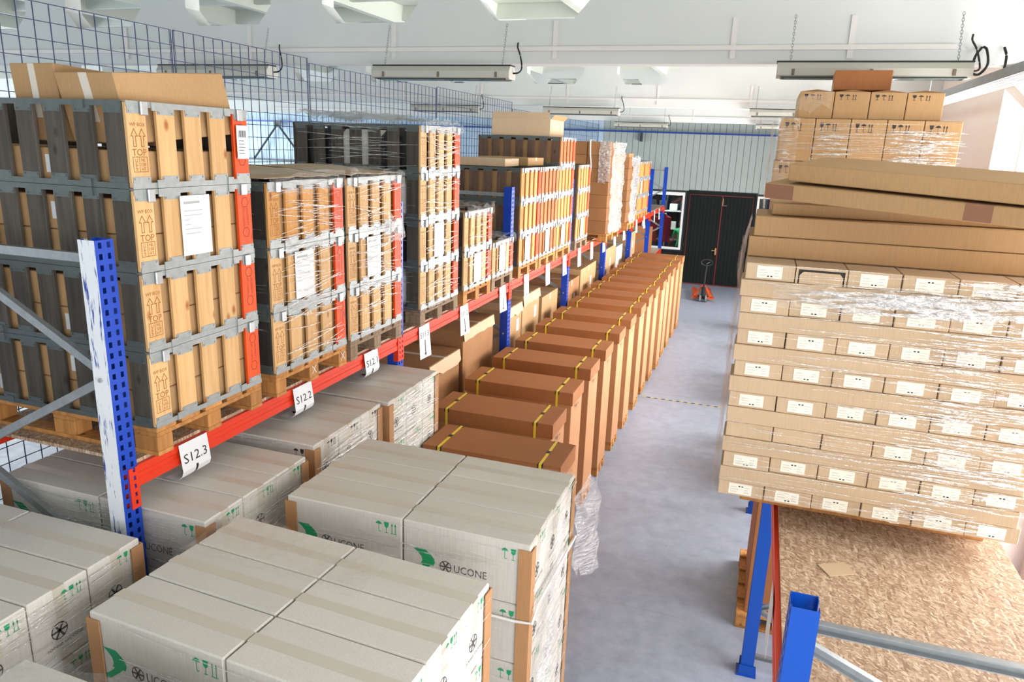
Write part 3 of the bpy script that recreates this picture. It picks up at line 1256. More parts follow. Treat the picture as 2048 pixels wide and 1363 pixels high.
def crate_proto(front, side, last, marks=True):
    k = (front, side, last, marks)
    c = obj('slatted_crate', None)
    t = .02
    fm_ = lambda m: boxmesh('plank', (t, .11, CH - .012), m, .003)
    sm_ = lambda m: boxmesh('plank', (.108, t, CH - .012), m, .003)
    for i in range(5):
        y = -.345 + .1725 * i
        m = last if i == 4 else front
        pl = obj('plank', fm_(m), c, (.6 - t / 2, y, .006))
        if i == 4:
            pl['label'] = 'orange painted plank with print' if last == 'plank_orange' else None
            if last != 'plank_orange':
                del pl['label']
        if marks and i == 0:
            obj('burned_marking', cmesh('burn', burn_mesh), pl, (-.6 + t / 2, 0, 0))
        if marks and i == 4:
            obj('printed_marking', cmesh('prnt', print_mesh), pl, (-.6 + t / 2, 0, 0))
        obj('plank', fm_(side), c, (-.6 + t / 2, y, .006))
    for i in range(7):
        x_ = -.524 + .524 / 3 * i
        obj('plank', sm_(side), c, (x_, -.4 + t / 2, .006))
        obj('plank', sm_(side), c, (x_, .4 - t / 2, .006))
    for up in (True, False):
        rs = cmesh(('rs', up), lambda: rail_mesh(5, .8, .11, up))
        rl = cmesh(('rl', up), lambda: rail_mesh(7, 1.156, .108, up))
        obj('rail', rs, c, (.6, 0, 0), (0, 0, -PI / 2))
        obj('rail', rs, c, (-.6, 0, 0), (0, 0, PI / 2))
        obj('rail', rl, c, (0, .4, 0))
        obj('rail', rl, c, (0, -.4, 0), (0, 0, PI))
    lm = cmesh('latch', lambda: fixn(MB().bbox(0, .012, -.02, .02, -.03, .03, .003).mesh('latch', 'galv_bright')))
    obj('latch', lm, c, (.605, -.31, CH - .03))
    obj('latch', lm, c, (.605, .33, CH - .03))
    return c


def crate(loc, sy, front, side, last, label, group, marks=True):
    k = (front, side, last, marks)
    if k not in _cr:
        _cr[k] = crate_proto(*k)
        o = _cr[k]
    else:
        o = copy_tree(_cr[k])
    o.location = loc
    o.scale = (1, sy, 1)
    return tag(o, label, 'crate', group)


def carton(name, s, mat, loc, label, group=None, rot=0.0, tape=None, b=.004):
    o = obj(name, boxmesh(name, s, mat, b), None, loc, (0, 0, rot))
    tag(o, label, 'carton', group)
    if tape:
        tw = .055
        me = cmesh(('tp', s, tape), lambda: MB().box(-s[0] / 2 + .002, s[0] / 2 - .002, -tw / 2, tw / 2, s[2] + .0002, s[2] + .0012)
                   .box(s[0] / 2 + .0002, s[0] / 2 + .0012, -tw / 2, tw / 2, max(s[2] * .6, s[2] - .1), s[2] + .0012).mesh('tape', tape))
        obj('tape', me, o)
    return o


XC = -.55
STACKS = [
    # y0, width, n, front, side, last, where, docs, inner layers, loose lid height
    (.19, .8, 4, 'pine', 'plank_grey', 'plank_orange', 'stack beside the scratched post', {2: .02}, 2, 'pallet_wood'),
    (1.13, .8, 3, 'pine_honey', 'plank_shaded', 'plank_orange', 'second stack from the scratched post', {1: -.02}, 1, 'pallet_wood'),
    (1.985, .79, 3, 'pine', 'plank_shaded', 'plank_orange', 'third stack from the scratched post', {1: 0.0}, 1, 'pallet_grey'),
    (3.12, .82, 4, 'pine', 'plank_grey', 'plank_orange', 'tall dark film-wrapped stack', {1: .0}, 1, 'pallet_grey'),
    (4.08, .76, 2, 'pine', 'plank_shaded', 'plank_orange', 'two-crate film-wrapped stack', {0: .02}, 1, 'pallet_wood'),
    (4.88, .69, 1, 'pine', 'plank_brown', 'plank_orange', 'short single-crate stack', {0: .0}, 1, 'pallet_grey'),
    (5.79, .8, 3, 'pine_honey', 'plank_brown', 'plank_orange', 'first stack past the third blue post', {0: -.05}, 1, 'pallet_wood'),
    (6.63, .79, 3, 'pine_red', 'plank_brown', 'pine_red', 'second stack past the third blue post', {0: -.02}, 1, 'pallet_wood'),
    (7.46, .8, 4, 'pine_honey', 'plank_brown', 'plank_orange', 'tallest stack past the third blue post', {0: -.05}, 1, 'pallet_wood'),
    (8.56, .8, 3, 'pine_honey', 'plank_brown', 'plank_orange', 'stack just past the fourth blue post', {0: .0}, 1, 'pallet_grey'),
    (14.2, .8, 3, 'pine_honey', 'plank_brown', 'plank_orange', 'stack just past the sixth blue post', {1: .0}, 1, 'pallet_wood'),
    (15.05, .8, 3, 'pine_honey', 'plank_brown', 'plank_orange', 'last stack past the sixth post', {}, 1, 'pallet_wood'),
]
INW = ['bottom', 'second', 'third', 'top']
for si, (y0, wy, n, fr, sd, la, where, docs, inl, pm) in enumerate(STACKS):
    yc = y0 + wy / 2
    sc = wy / .8
    pallet((XC, yc, ZS), 'wooden pallet under the %s' % where, 1.2, round(wy, 2), pm)
    for k in range(n):
        z = ZS + .144 + k * CH
        pos = 'bottom' if k == 0 else 'top' if k == n - 1 else ORD[k + 1]
        ff, ss, ll = fr, sd, la
        if si == 8 and k == 3:
            ff, ss, ll = 'pine_red', 'plank_brown', 'plank_orange'
        if si == 1 and k < 2:
            ff = 'pine'
        lab = ('slatted pine crate forming the %s' % where) if n == 1 else 'slatted wooden crate, %s one up in the %s' % (pos, where) if pos not in ('bottom', 'top') \
            else 'slatted wooden crate, %s one of the %s' % (pos, where)
        crate((XC, yc, z), sc, ff, ss, ll, lab, 'slatted crates on the rack', marks=(y0 < 6))
        # cartons packed inside
        h = .33 / inl
        lay = inl
        if si == 0 and k == 3:
            lay = 1
        for j in range(lay):
            for a in range(3):
                for b_ in range(2):
                    if a == 0 and b_ == 1:
                        continue
                    if si == 3:
                        continue
                    s_ = (.372, (wy - .06) / 2 - .004, h - .003)
                    o = carton('packed_carton', s_, 'kraft', (XC - .378 + .378 * a, yc - (wy - .06) / 4 + b_ * (wy - .06) / 2, z + .004 + j * h),
                               'brown carton packed inside the %s crate of the %s' % (pos, where), 'cartons packed in crates')
                    if b_ == 0 and (a + j + k) % 2 == 0 and si == 0:
                        gx = ((-.059, .116), (-.087, .087), (-.116, .059))[a][(k + j) % 2]
                        obj('white_label', MB().box(gx - .026, gx + .026, -s_[1] / 2 - .001, -s_[1] / 2, s_[2] * .3, s_[2] * .8).mesh('white_label', 'paper'), o)
        if k in docs:
            pap = obj('document_sheet', MB().box(0, .0012, -.1, .1, 0, .29).mesh('document_sheet', 'paper'), None, (XC + .612, yc + docs[k] - .06, z + .05))
            tag(pap, 'white document sheet on the %s crate of the %s' % (pos, where), 'paper', 'document sheets on the crates')
            pr = PR()
            rr = random.Random(si * 7 + k)
            pr.rect(-.08, .25, .03, .262)
            for q in range(6):
                pr.rect(-.08, .215 - .022 * q, -.08 + rr.uniform(.03, .13), .2185 - .022 * q)
            obj('print_lines', pr.mesh('print_lines', 'ink_grey', (.0016, 0, 0), (0, 1, 0), (0, 0, 1)), pap)
# chalk crosses on two pallet blocks of the second stack
pr = PR()
for u in (0.0, .35):
    pr.line([(u - .022, .045), (u + .022, .1)], .005)
    pr.line([(u - .022, .1), (u + .022, .045)], .005)
pl2 = [o for o in COL.objects if o.get('label') == 'wooden pallet under the second stack from the scratched post'][0]
obj('chalk_cross', pr.mesh('chalk_cross', 'paper', (.6008, 0, 0), (0, 1, 0), (0, 0, 1)), pl2)
# barcode label on the orange plank of the top crate over S12.3
bl = obj('barcode_label', MB().box(0, .001, -.045, .045, 0, .17).mesh('barcode_label', 'paper'), None, (XC + .613, .19 + .4 + .34, ZS + .144 + 3 * CH + .13))
tag(bl, 'white barcode label on the orange plank of the topmost crate', 'label')
pr = PR()
for q in range(9):
    pr.rect(-.03 + q * .0065, .11, -.03 + q * .0065 + (.0045 if q % 3 else .0025), .145)
for q in range(5):
    pr.rect(-.03, .09 - .016 * q, .01 + .004 * (q % 3), .093 - .016 * q)
obj('print_lines', pr.mesh('print_lines', 'ink', (.0014, 0, 0), (0, 1, 0), (0, 0, 1)), bl)

# dark bagged goods inside the film-wrapped crates over S11.3
y0, wy = STACKS[3][0], STACKS[3][1]
for k in range(4):
    for a in range(3):
        b = MB()
        rr = random.Random(40 + k * 3 + a)
        pts = []
        nx, ny = 7, 7
        s = (.36, wy - .07, CH - .05)
        b.bbox(-s[0] / 2, s[0] / 2, -s[1] / 2, s[1] / 2, 0, s[2], .05)
        me = fixn(b.mesh('plastic_sack', 'black_plastic' if (a + k) % 2 else 'bag_white'))
        o = obj('plastic_sack', me, None, (XC - .38 + .38 * a, y0 + wy / 2, ZS + .144 + k * CH + .004))
        tag(o, ('black' if (a + k) % 2 else 'white') + ' plastic sack inside a crate of the tall dark film-wrapped stack', 'sack', 'plastic sacks in crates')

# two long open-ended cartons slanting out of the topmost crate
ZT1 = ZS + .144 + 4 * CH


def slant_box(name, A, U, V, W, mat, label, group=None, cat='carton', b=.004):
    """box from corner A with edge vectors U, V, W"""
    A, U, V, W = map(Vector, (A, U, V, W))
    vs = [A + U * i + V * j + W * k for i in (0, 1) for j in (0, 1) for k in (0, 1)]
    c = A + U / 2 + V / 2
    me = fixn(MB().add([v - c for v in vs], [(0, 1, 3, 2), (4, 6, 7, 5), (0, 4, 5, 1), (2, 3, 7, 6), (0, 2, 6, 4), (1, 5, 7, 3)]).mesh(name, mat))
    bm = bmesh.new()
    bm.from_mesh(me)
    bmesh.ops.bevel(bm, geom=bm.edges[:], offset=b, segments=1, affect='EDGES')
    bm.to_mesh(me)
    bm.free()
    o = obj(name, me, None, c)
    return tag(o, label, cat, group)


zz = ZT1 - .155
# axes in metres; the cartons lie inside the crate and rise above its rim
TILT = [((-.325, .245, zz - .03), (.34, 0, 0), (.01, .69, .06), (-.045, -.03, .30), 'tilted brown carton poking out of the topmost crate, aisle side'),
        ((-.645, .25, zz - .03), (.27, 0, 0), (-.02, .6, -.02), (-.02, -.01, .34), 'brown carton with taped end poking out of the topmost crate, net side')]
for A_, U_, V_, W_, lab in TILT:
    o = slant_box('long_carton', A_, U_, V_, W_, 'kraft', lab, 'cartons tilting out of the topmost crate')
    A_, U_, V_, W_ = map(Vector, (A_, U_, V_, W_))
    n_ = W_.cross(U_).normalized()
    n_ = n_ if n_.y < 0 else -n_
    f0 = -U_ / 2 - V_ / 2
    obj('tape', fixn(MB().prism([(.42, .3), (.56, .3), (.56, .995), (.42, .995)], f0, U_, W_, n_, .0015).mesh('tape', 'tape_clear')), o)

# paper cover sheets on the stacks over S12.2 and S12.1
for (si, lab) in ((1, 'crumpled paper sheet covering the second crate stack from the scratched post'), (2, 'crumpled paper sheet covering the third crate stack from the scratched post')):
    y0, wy, n = STACKS[si][:3]
    mb = MB()
    rr = random.Random(si)
    nu, nv = 14, 10
    vs, fs = [], []
    for j in range(nv + 1):
        for i in range(nu + 1):
            u, v = i / nu, j / nv
            z = .012 + .05 * math.sin(PI * u) * (0.5 + 0.5 * math.sin(2.4 * PI * v + si)) * (1 - u * .6) + rr.random() * .012
            vs.append((-1.13 + 1.16 * u, y0 + .01 + (wy - .02) * v, z))
    for j in range(nv):
        for i in range(nu):
            a = j * (nu + 1) + i
            fs.append((a, a + 1, a + nu + 2, a + nu + 1))
    mb.add(vs, fs)
    me = mb.mesh('cover_sheet', 'kraft_pale')
    o = obj('cover_sheet', me, None, (0, 0, ZS + .144 + n * CH + .002))
    sm = o.modifiers.new('thick', 'SOLIDIFY')
    sm.thickness = .003
    tag(o, lab, 'paper sheet', 'cover sheets on the crates')

# film around stacks over S12.2, S12.1, S11.3, S11.2, S11.1
for si in (1, 2, 3, 4, 5):
    y0, wy, n = STACKS[si][:3]
    where = STACKS[si][6]
    mb = MB()
    rr = random.Random(90 + si)
    z0 = ZS + .146
    h = n * CH
    film_pleats(mb, (.066, y0, z0), (0, 1, 0), (0, 0, 1), (1, 0, 0), wy, h, 34 * n, rr, .1, .8, (.0012, .004), .18)
    film_pleats(mb, (-1.13, y0 - .012, z0), (1, 0, 0), (0, 0, 1), (0, -1, 0), 1.16, h, 30 * n, rr, .1, .8, (.0012, .004), .1)
    film_sheet(mb, (-.35, y0 + .02, z0 + h + .03), (1, 0, 0), (0, 1, 0), (0, 0, 1), .4, wy - .04, 8, 8, .03, rr, 2 if si in (3, 5) else 0)
    film_sheet(mb, (.068, y0 + .0, z0 + h - .06), (0, 1, 0), (0, 0, 1), (1, 0, 0), wy, .1, 10, 2, .02, rr, 0, .06)
    if si == 3:
        film_sheet(mb, (-1.15, y0 + .0, z0 + h + .02), (1, 0, 0), (0, 1, 0), (0, 0, 1), .8, wy, 12, 8, .09, rr, 2, .1)
    if si == 2:
        film_sheet(mb, (.07, y0 + .5, z0 + .62), (0, 1, 0), (0, 0, 1), (1, 0, 0), .28, .22, 4, 4, .03, rr, 2, .1)
    film_obj(mb, 'shiny clear stretch film wound round the %s' % where)

# things lying on the crates of the third bay
zt = ZS + .144 + 4 * CH + .002
oc = thing('open_carton', 'open brown carton with flaps up on the tallest stack of the third bay', 'carton', (-.55, 7.86, zt))
ocb = MB()
for a in ((-.42, -.416, -.36, .36), (.416, .42, -.36, .36), (-.416, .416, -.36, -.356), (-.416, .416, .356, .36)):
    ocb.box(a[0], a[1], a[2], a[3], 0, .22)
ocb.box(-.416, .416, -.356, .356, 0, .004)
obj('carton_body', ocb.mesh('carton_body', 'kraft_pale'), oc)
fp = MB().prism([(-.355, 0), (.355, 0), (.355, .1), (-.355, .1)], (.42, 0, .22), (0, 1, 0), (.55, 0, .6), (1, 0, 0), .004)
obj('flap', fixn(fp.mesh('flap', 'kraft')), oc)
fp = MB().prism([(-.41, 0), (.41, 0), (.41, .1), (-.41, .1)], (0, -.36, .22), (1, 0, 0), (0, -.1, .9), (0, 1, 0), .004)
obj('flap', fixn(fp.mesh('flap', 'kraft_pale')), oc)
zt = ZS + .144 + 3 * CH + .002
carton('flat_carton', (.8, .62, .09), 'kraft_pale', (-.62, 6.2, zt), 'flat pale carton lying across the lower crates of the third bay', None, .06, 'tape_clear')
carton('flat_carton', (.7, .6, .1), 'kraft', (-.5, 7.0, zt), 'flat brown carton lying beside the tallest stack of the third bay', None, -.05, 'tape_clear')

# --- big white-filmed carton load over the fifth post
FX = .28
pallet((FX - .6, 10.35, ZS), 'wooden pallet under the white-wrapped carton load', 1.2, 1.1, 'pallet_wood')
rr = random.Random(5)
zz = ZS + .146
for lay in range(7):
    for a in range(3):
        for b_ in range(4):
            if a == 0 and b_ > 0 or a == 1 and 0 < b_ < 3 and lay < 6:
                continue
            if lay == 6 and (a == 2 and b_ in (1, 3)):
                continue
            carton('wrapped_carton', (.385, .27, .212), 'kraft_worn', (FX - 1.0 + .392 * a + rr.uniform(-.004, .004), 9.93 + .278 * b_, zz + .214 * lay),
                   'brown carton in the white-wrapped load, %s layer up' % ORD[lay + 1], 'cartons of the white-wrapped load')
mb = MB()
for (o_, U, V, N, w, h) in (((FX + .01, 9.79, zz), (0, 1, 0), (0, 0, 1), (1, 0, 0), 1.12, 1.5), ((FX - .2, 9.785, zz + .85), (1, 0, 0), (0, 0, 1), (0, -1, 0), .2, .65)):
    film_sheet(mb, o_, U, V, N, w, h, 12, 22, .035, rr, 2, .05)
    film_pleats(mb, o_, U, V, N, w, h, 60, rr, .1, .4, (.004, .014), .3, 2)
film_obj(mb, 'torn white stretch film over the carton load in the fourth bay', mats=('film', 'film_pleat', 'film_white'))
sp = MB()
sp.tube(smooth([(FX - .36, 10.1, zz + 1.515), (FX - .36, 9.83, zz + 1.515), (FX - .36, 9.77, zz + 1.5), (FX - .35, 9.765, zz + 1.3), (FX - .33, 9.768, zz + 1.1), (FX - .34, 9.768, zz + .9)]), .012, 6)
tag(obj('white_strap', sp.mesh('white_strap', 'strap_white'), None), 'white strap hanging down the white-wrapped carton load', 'strap')
pallet((FX - .62, 12.3, ZS), 'wooden pallet under the leaning cartons past the fifth post', 1.2, .8, 'pallet_wood')
for lay in range(6):
    for a in range(2):
        for b_ in range(2):
            if lay == 5 and b_ == 1:
                continue
            carton('wrapped_carton', (.56, .38, .205), 'kraft_worn', (FX - .92 + .57 * a + rr.uniform(-.004, .004), 12.1 + .4 * b_, zz + .207 * lay),
                   'brown carton in the leaning load past the fifth post, %s layer up' % ORD[lay + 1], 'cartons of the leaning load', rr.uniform(-.005, .005))
mb = MB()
film_sheet(mb, (FX - .02, 11.9, zz), (0, 1, 0), (0, 0, 1), (1, 0, 0), .8, 1.25, 8, 16, .05, rr, 2, .12)
film_obj(mb, 'crumpled white film on the leaning carton load past the fifth post', mats=('film', 'film_pleat', 'film_white'))
zt = ZS + .144 + 3 * CH + .002
carton('flat_carton', (.75, .6, .16), 'kraft', (-.6, 14.62, zt), 'brown carton lying on the far crates past the sixth post')


# ================================================================== STRAPPED TALL BOXES
TB_H, TB_W, TB_D, PAL_H = 1.63, 1.13, .47, .115


def tall_box_proto():
    W, D = TB_W, TB_D
    H = TB_H - PAL_H
    r = obj('strapped_box', None)
    obj('box_body', fixn(MB().bbox(-W / 2 + .012, W / 2 - .012, -D / 2 + .012, D / 2 - .012, 0, H - .012, .005).mesh('box_body', 'kraft_lit')), r)
    lid = MB()
    lid.bbox(-W / 2, W / 2, -D / 2, D / 2, H - .01, H, .004)
    for a in ((-W / 2, -W / 2 + .006, -D / 2, D / 2), (W / 2 - .006, W / 2, -D / 2, D / 2), (-W / 2, W / 2, -D / 2, -D / 2 + .006), (-W / 2, W / 2, D / 2 - .006, D / 2)):
        lid.box(a[0], a[1], a[2], a[3], H - .13, H - .004)
    obj('lid', fixn(lid.mesh('lid', 'kraft_red')), r)
    for x in (-W / 2 + .14, W / 2 - .16):
        s = MB()
        s.box(x - .011, x + .011, -D / 2 - .004, D / 2 + .004, H + .0005, H + .0025)
        s.box(x - .011, x + .011, -D / 2 - .004, -D / 2 - .002, 0, H + .0025)
        s.box(x - .011, x + .011, D / 2 + .002, D / 2 + .004, 0, H + .0025)
        st = obj('strap', s.mesh('strap', 'strap_yellow'), r)
        for sg in (-1, 1):
            p = MB().box(x - .022, x + .022, sg * (D / 2 - .03) - .0, sg * (D / 2 + .001), H + .0002, H + .0012) if sg > 0 else \
                MB().box(x - .022, x + .022, -D / 2 - .001, -D / 2 + .03, H + .0002, H + .0012)
            p.box(x - .022, x + .022, *((D / 2 + .0005, D / 2 + .0018) if sg > 0 else (-D / 2 - .0018, -D / 2 - .0005)), H - .03, H + .001)
            obj('corner_pad', p.mesh('corner_pad', 'black_plastic'), st)
        obj('buckle', fixn(MB().bbox(x - .016, x + .016, -.02, .02, H + .0027, H + .008, .002).mesh('buckle', 'black_plastic')), st)
    p = PR()
    symbols(p, -.09, 0, .06, 'gtu')
    obj('printed_symbols', p.mesh('printed_symbols', 'ink', (W / 2 + .001, 0, H - .22), (0, 1, 0), (0, 0, 1)), r)
    return r


TALL = [(2.46, 1.52), (3.26, 1.235), (4.14, 1.19), (5.0, 1.17), (5.82, 1.165), (6.68, 1.165), (7.53, 1.165), (8.4, 1.17), (9.2, 1.165), (9.98, 1.17),
        (10.76, 1.19), (11.62, 1.165), (12.4, 1.165), (13.3, 1.165), (14.18, 1.165)]
tp = None
for i, (y, xr) in enumerate(TALL):
    if tp is None:
        tp = tall_box_proto()
        o = tp
    else:
        o = copy_tree(tp)
    c = (xr - TB_W / 2, y + TB_D / 2)
    o.location = (c[0], c[1], PAL_H + .001)
    pallet((c[0], c[1], 0), 'low wooden pallet under the tall strapped box, %s from the cream loads' % ORD[i + 1], TB_W - .02, .44, 'pallet_wood', PAL_H, 0, 'pallets under the strapped boxes')
    lab = 'tall brown box with two yellow straps, %s from the cream loads' % ORD[i + 1]
    if i == len(TALL) - 1:
        lab = 'last tall brown strapped box, closest to the pallet jack'
    tag(o, lab, 'box', 'tall strapped boxes in a row')

# ================================================================== CARTONS UNDER THE CRATE RACK
UND = [
    (3.0, 3.55, 1.74, 'kraft_worn', 'worn brown carton under the crate rack behind sign S11.3', 0),
    (3.66, 4.4, 1.86, 'kraft_worn', 'torn-edged brown carton under the crate rack behind sign S11.2', 1),
    (4.5, 5.42, 2.02, 'kraft_worn', 'tall brown carton with folded top flap under sign S11.1', 1),
    (5.84, 6.5, 1.97, 'kraft', 'brown carton with two white labels just past the third blue post', 1),
    (6.54, 7.3, 2.02, 'kraft', 'brown carton with creased pale flap, second past the third post', 1),
    (7.46, 8.3, 1.84, 'kraft', 'open-topped brown carton below the tallest crate stack', 0),
    (8.66, 9.7, 1.82, 'kraft_worn', 'brown carton with round white sticker just past the fourth post', 0),
    (9.8, 11.0, 1.9, 'kraft', 'brown carton with white label short of the fifth post', 0),
    (11.45, 12.9, 2.0, 'kraft', 'large brown carton with barcode label past the fifth post', 0),
    (13.0, 13.7, 1.92, 'cream', 'white printed carton under the crate rack past the fifth post', 0),
    (14.3, 15.4, 2.05, 'kraft', 'brown carton with white label just past the sixth post', 0),
]
for (a, b, h, mat, lab, flap) in UND:
    D = .85
    xf = -.115
    o = carton('shelf_carton', (D, b - a, h), mat, (xf - D / 2, (a + b) / 2, 0.0), lab, 'cartons on the floor under the crate rack', 0, 'tape_clear', .006)
    w = b - a
    if flap:
        fl_ = MB()
        rr = random.Random(int(a * 10))
        n = 8
        pts = [(-w / 2, 0), (w / 2, 0)]
        top = [(w / 2 - w * k / n, .12 + rr.uniform(-.02, .02)) for k in range(n + 1)]
        fl_.prism(pts + top, (D / 2 + .001, 0, h - .004), (0, 1, 0), (.14, 0, -1), (1, 0, 0), .005)
        obj('flap', fixn(fl_.mesh('flap', 'kraft_pale')), o)
    for q, (yy, zz_) in enumerate(((.18, -.28), (-.12, -.5)) if 'two white' in lab else ((.2, -.3),) if 'label' in lab or 'sticker' in lab or 'creased' in lab else ()):
        if 'round' in lab:
            obj('white_label', fixn(MB().prism(ring(yy, 0, .06, 14), (D / 2 + .0005, 0, h + zz_), (0, 1, 0), (0, 0, 1), (1, 0, 0), .001).mesh('white_label', 'paper')), o)
        else:
            l_ = obj('white_label', MB().box(D / 2 + .0005, D / 2 + .0015, yy - .05, yy + .05, h + zz_ - .08, h + zz_ + .08).mesh('white_label', 'paper'), o)
            pr = PR()
            for k in range(5):
                pr.rect(-.035, -.05 + .018 * k, .035 - .006 * (k % 3), -.046 + .018 * k)
            obj('print_lines', pr.mesh('print_lines', 'ink', (D / 2 + .002, yy, h + zz_), (0, 1, 0), (0, 0, 1)), l_)
# upright cardboard sheet and sack on the low deck by the door
o = obj('cardboard_sheet', fixn(MB().bbox(-.28, .28, -.02, .02, 0, .78, .004).mesh('cardboard_sheet', 'kraft_red')), None, (-.34, 17.9, 1.132), (0, 0, .1))
tag(o, 'brown cardboard sheet standing on the low deck by the dark door', 'cardboard')
o = carton('shelf_carton', (.5, .4, .3), 'kraft', (-.4, 16.2, 0), 'small brown carton on the floor near the dark door')

# ================================================================== CREAM CARTON LOADS
CW, CD, CHh = .668, .278, .3325


def cream_proto(ink):
    W, D, H = CW - .008, CD - .0045, CHh - .003
    r = obj('cream_carton', fixn(MB().bbox(-W / 2, W / 2, -D / 2, D / 2, 0, H, .006).mesh('cream_carton', 'cream')))
    t = MB().box(-W / 2 + .001, W / 2 - .001, -.026, .026, H + .0002, H + .0008)
    for s in (-1, 1):
        x0 = s * (W / 2 + .0002)
        x1 = s * (W / 2 + .0008)
        t.box(min(x0, x1), max(x0, x1), -.026, .026, H * .55, H + .0008)
    obj('tape', t.mesh('tape', 'tape_pale'), r)
    p = PR()
    symbols(p, .005, H - .075, .05)
    obj('handling_symbols', p.mesh('handling_symbols', ink, (W / 2 + .0011, 0, 0), (0, 1, 0), (0, 0, 1)), r)
    p = PR()
    symbols(p, W / 2 - .145, H - .095, .06)
    if ink == 'ink_green':
        pts = [(-W / 2 + .09 + .05 * math.sin(k * .55), H - .14 - .02 * k) for k in range(8)]
        for k in range(7):
            a, b = pts[k], pts[k + 1]
            wd = .034 if k < 4 else .02
            p.poly([(a[0] - wd, a[1]), (b[0] - wd, b[1]), (b[0] + wd, b[1]), (a[0] + wd, a[1])])
    obj('handling_symbols', p.mesh('handling_symbols', ink, (0, -D / 2 - .0008, 0), (1, 0, 0), (0, 0, 1)), r)
    p = PR()
    c = (-.02, .14)
    p.line(ring(c[0], c[1], .036, 12), .004, True)
    for k in range(6):
        a = k * PI / 3
        p.line([c, (c[0] + .03 * math.cos(a), c[1] + .03 * math.sin(a))], .009)
    p.text('JONIZ UCONE', .0, .075, .016, .17)
    obj('logo', p.mesh('logo', 'ink_soft', (W / 2 + .0011, 0, 0), (0, 1, 0), (0, 0, 1)), r)
    p = PR()
    c = (-.1, .12)
    p.line(ring(c[0], c[1], .03, 12), .004, True)
    for k in range(6):
        a = k * PI / 3
        p.line([c, (c[0] + .026 * math.cos(a), c[1] + .026 * math.sin(a))], .008)
    p.text('UCONE', .03, .12, .04, .17)
    obj('logo', p.mesh('logo', 'ink_soft', (0, -D / 2 - .0008, 0), (1, 0, 0), (0, 0, 1)), r)
    return r


_cp = {}
LAYN = ['', 'floor-most', 'second', 'third', 'fourth', 'fifth', 'top']


def corner_protector(loc, rot, h, lab):
    a, t = .062, .005
    mb = MB().prism([(-t, -t), (a, -t), (a, 0), (0, 0), (0, a), (-t, a)], (0, 0, 0), (1, 0, 0), (0, 1, 0), (0, 0, 1), h)
    o = obj('corner_protector', cmesh(('cp', round(h, 3)), lambda: fixn(mb.mesh('corner_protector', 'corner_kraft'))), None, loc, (0, 0, rot))
    return tag(o, lab, 'corner protector', 'cardboard corner protectors')


def cream_load(cx, cy, rot, name, ink='ink_green', film=20, layers=6):
    if ink not in _cp:
        _cp[ink] = cream_proto(ink)
        fresh = _cp[ink]
    else:
        fresh = None
    R = Matrix.Rotation(rot, 3, 'Z')
    zb = .146
    pallet((cx, cy, 0), 'wooden pallet under cream %s' % name, 1.2, .8, 'pallet_wood', .144, rot)
    for k in range(layers):
        for a in range(2):
            for b in range(3):
                if k < layers - 1 and a == 0 and b > 0:
                    continue
                p = R @ Vector(((a - .5) * CW, (b - 1) * CD, 0))
                o = fresh if fresh else copy_tree(_cp[ink])
                fresh = None
                o.location = (cx + p.x, cy + p.y, zb + k * CHh)
                j = random.uniform(-.003, .003)
                o.rotation_euler = (0, 0, rot + j)
                row = ('front', 'middle', 'back')[b]
                tag(o, 'cream carton, %s layer, %s row, %s side, %s' % (LAYN[k + 1] if layers == 6 else ORD[k + 1], row, ('net', 'aisle')[a], name), 'carton', 'cream cartons on pallets')
    h = layers * CHh
    for sx in (-1, 1):
        for sy in (-1, 1):
            p = R @ Vector((sx * (CW + .001), sy * (CD * 1.5 + .001), 0))
            ang = {(-1, -1): 0, (1, -1): PI / 2, (1, 1): PI, (-1, 1): -PI / 2}[(sx, sy)]
            corner_protector((cx + p.x, cy + p.y, zb), rot + ang, h - .03, 'cardboard corner strip, %s %s corner of cream %s' % (('front', 'back')[sy > 0], ('net-side', 'aisle-side')[sx > 0], name))
    mb = MB()
    rr = random.Random(int(cx * 100) + 3)
    z0 = zb + .05
    o1 = R @ Vector((-CW, -CD * 1.5 - .008, 0))
    U1 = R @ Vector((1, 0, 0))
    N1 = R @ Vector((0, -1, 0))
    film_pleats(mb, o1 + Vector((0, 0, z0)), U1, (0, 0, 1), N1, 2 * CW, h - .06, film * layers, rr, .2, .9, (.0008, .0025), .06)
    o2 = R @ Vector((CW + .008, -CD * 1.5, 0))
    U2 = R @ Vector((0, 1, 0))
    N2 = R @ Vector((1, 0, 0))
    film_pleats(mb, o2 + Vector((0, 0, z0)), U2, (0, 0, 1), N2, 3 * CD, h - .06, film * layers, rr, .2, .9, (.0008, .003), .12)
    return mb, R, zb + h


def fin_cream(mb, cx, cy, lab):
    film_obj(mb, lab, (cx, cy, 0))


mb, R, zt = cream_load(1.215, .92, 0.0, 'load beside the strapped boxes')
rr = random.Random(11)
# loose film: corner sheet and a tail hanging down the aisle side
film_sheet(mb, (-.1, -.425, zt - .006), (1, .0, 0), (0, .3, .02), (0, 0, 1), .77, .5, 8, 4, .012, rr, 0, .05)
film_sheet(mb, (.682, -.43, zt - 1.0), (0, 1, 0), (0, .35, 1), (1, 0, 0), .22, .95, 4, 12, .05, rr, 2, .1)
film_sheet(mb, (.684, .36, zt - .62), (.35, 1, 0), (0, -.1, 1), (1, 0, 0), .22, .6, 4, 8, .06, rr, 2, .15)
film_sheet(mb, (.45, .2, zt + .004), (1, .1, 0), (.1, 1, 0), (0, 0, 1), .22, .2, 4, 4, .012, rr, 0, .04)
fin_cream(mb, 1.215, .92, 'loose clear film with a hanging tail on the cream load beside the strapped boxes')
sb = MB()
sb.tube([(.1, -.428, 1.735), (.6, -.43, 1.73), (.69, -.43, 1.74), (.694, -.36, 1.8), (.69, .42, 1.75)], .008, 5)
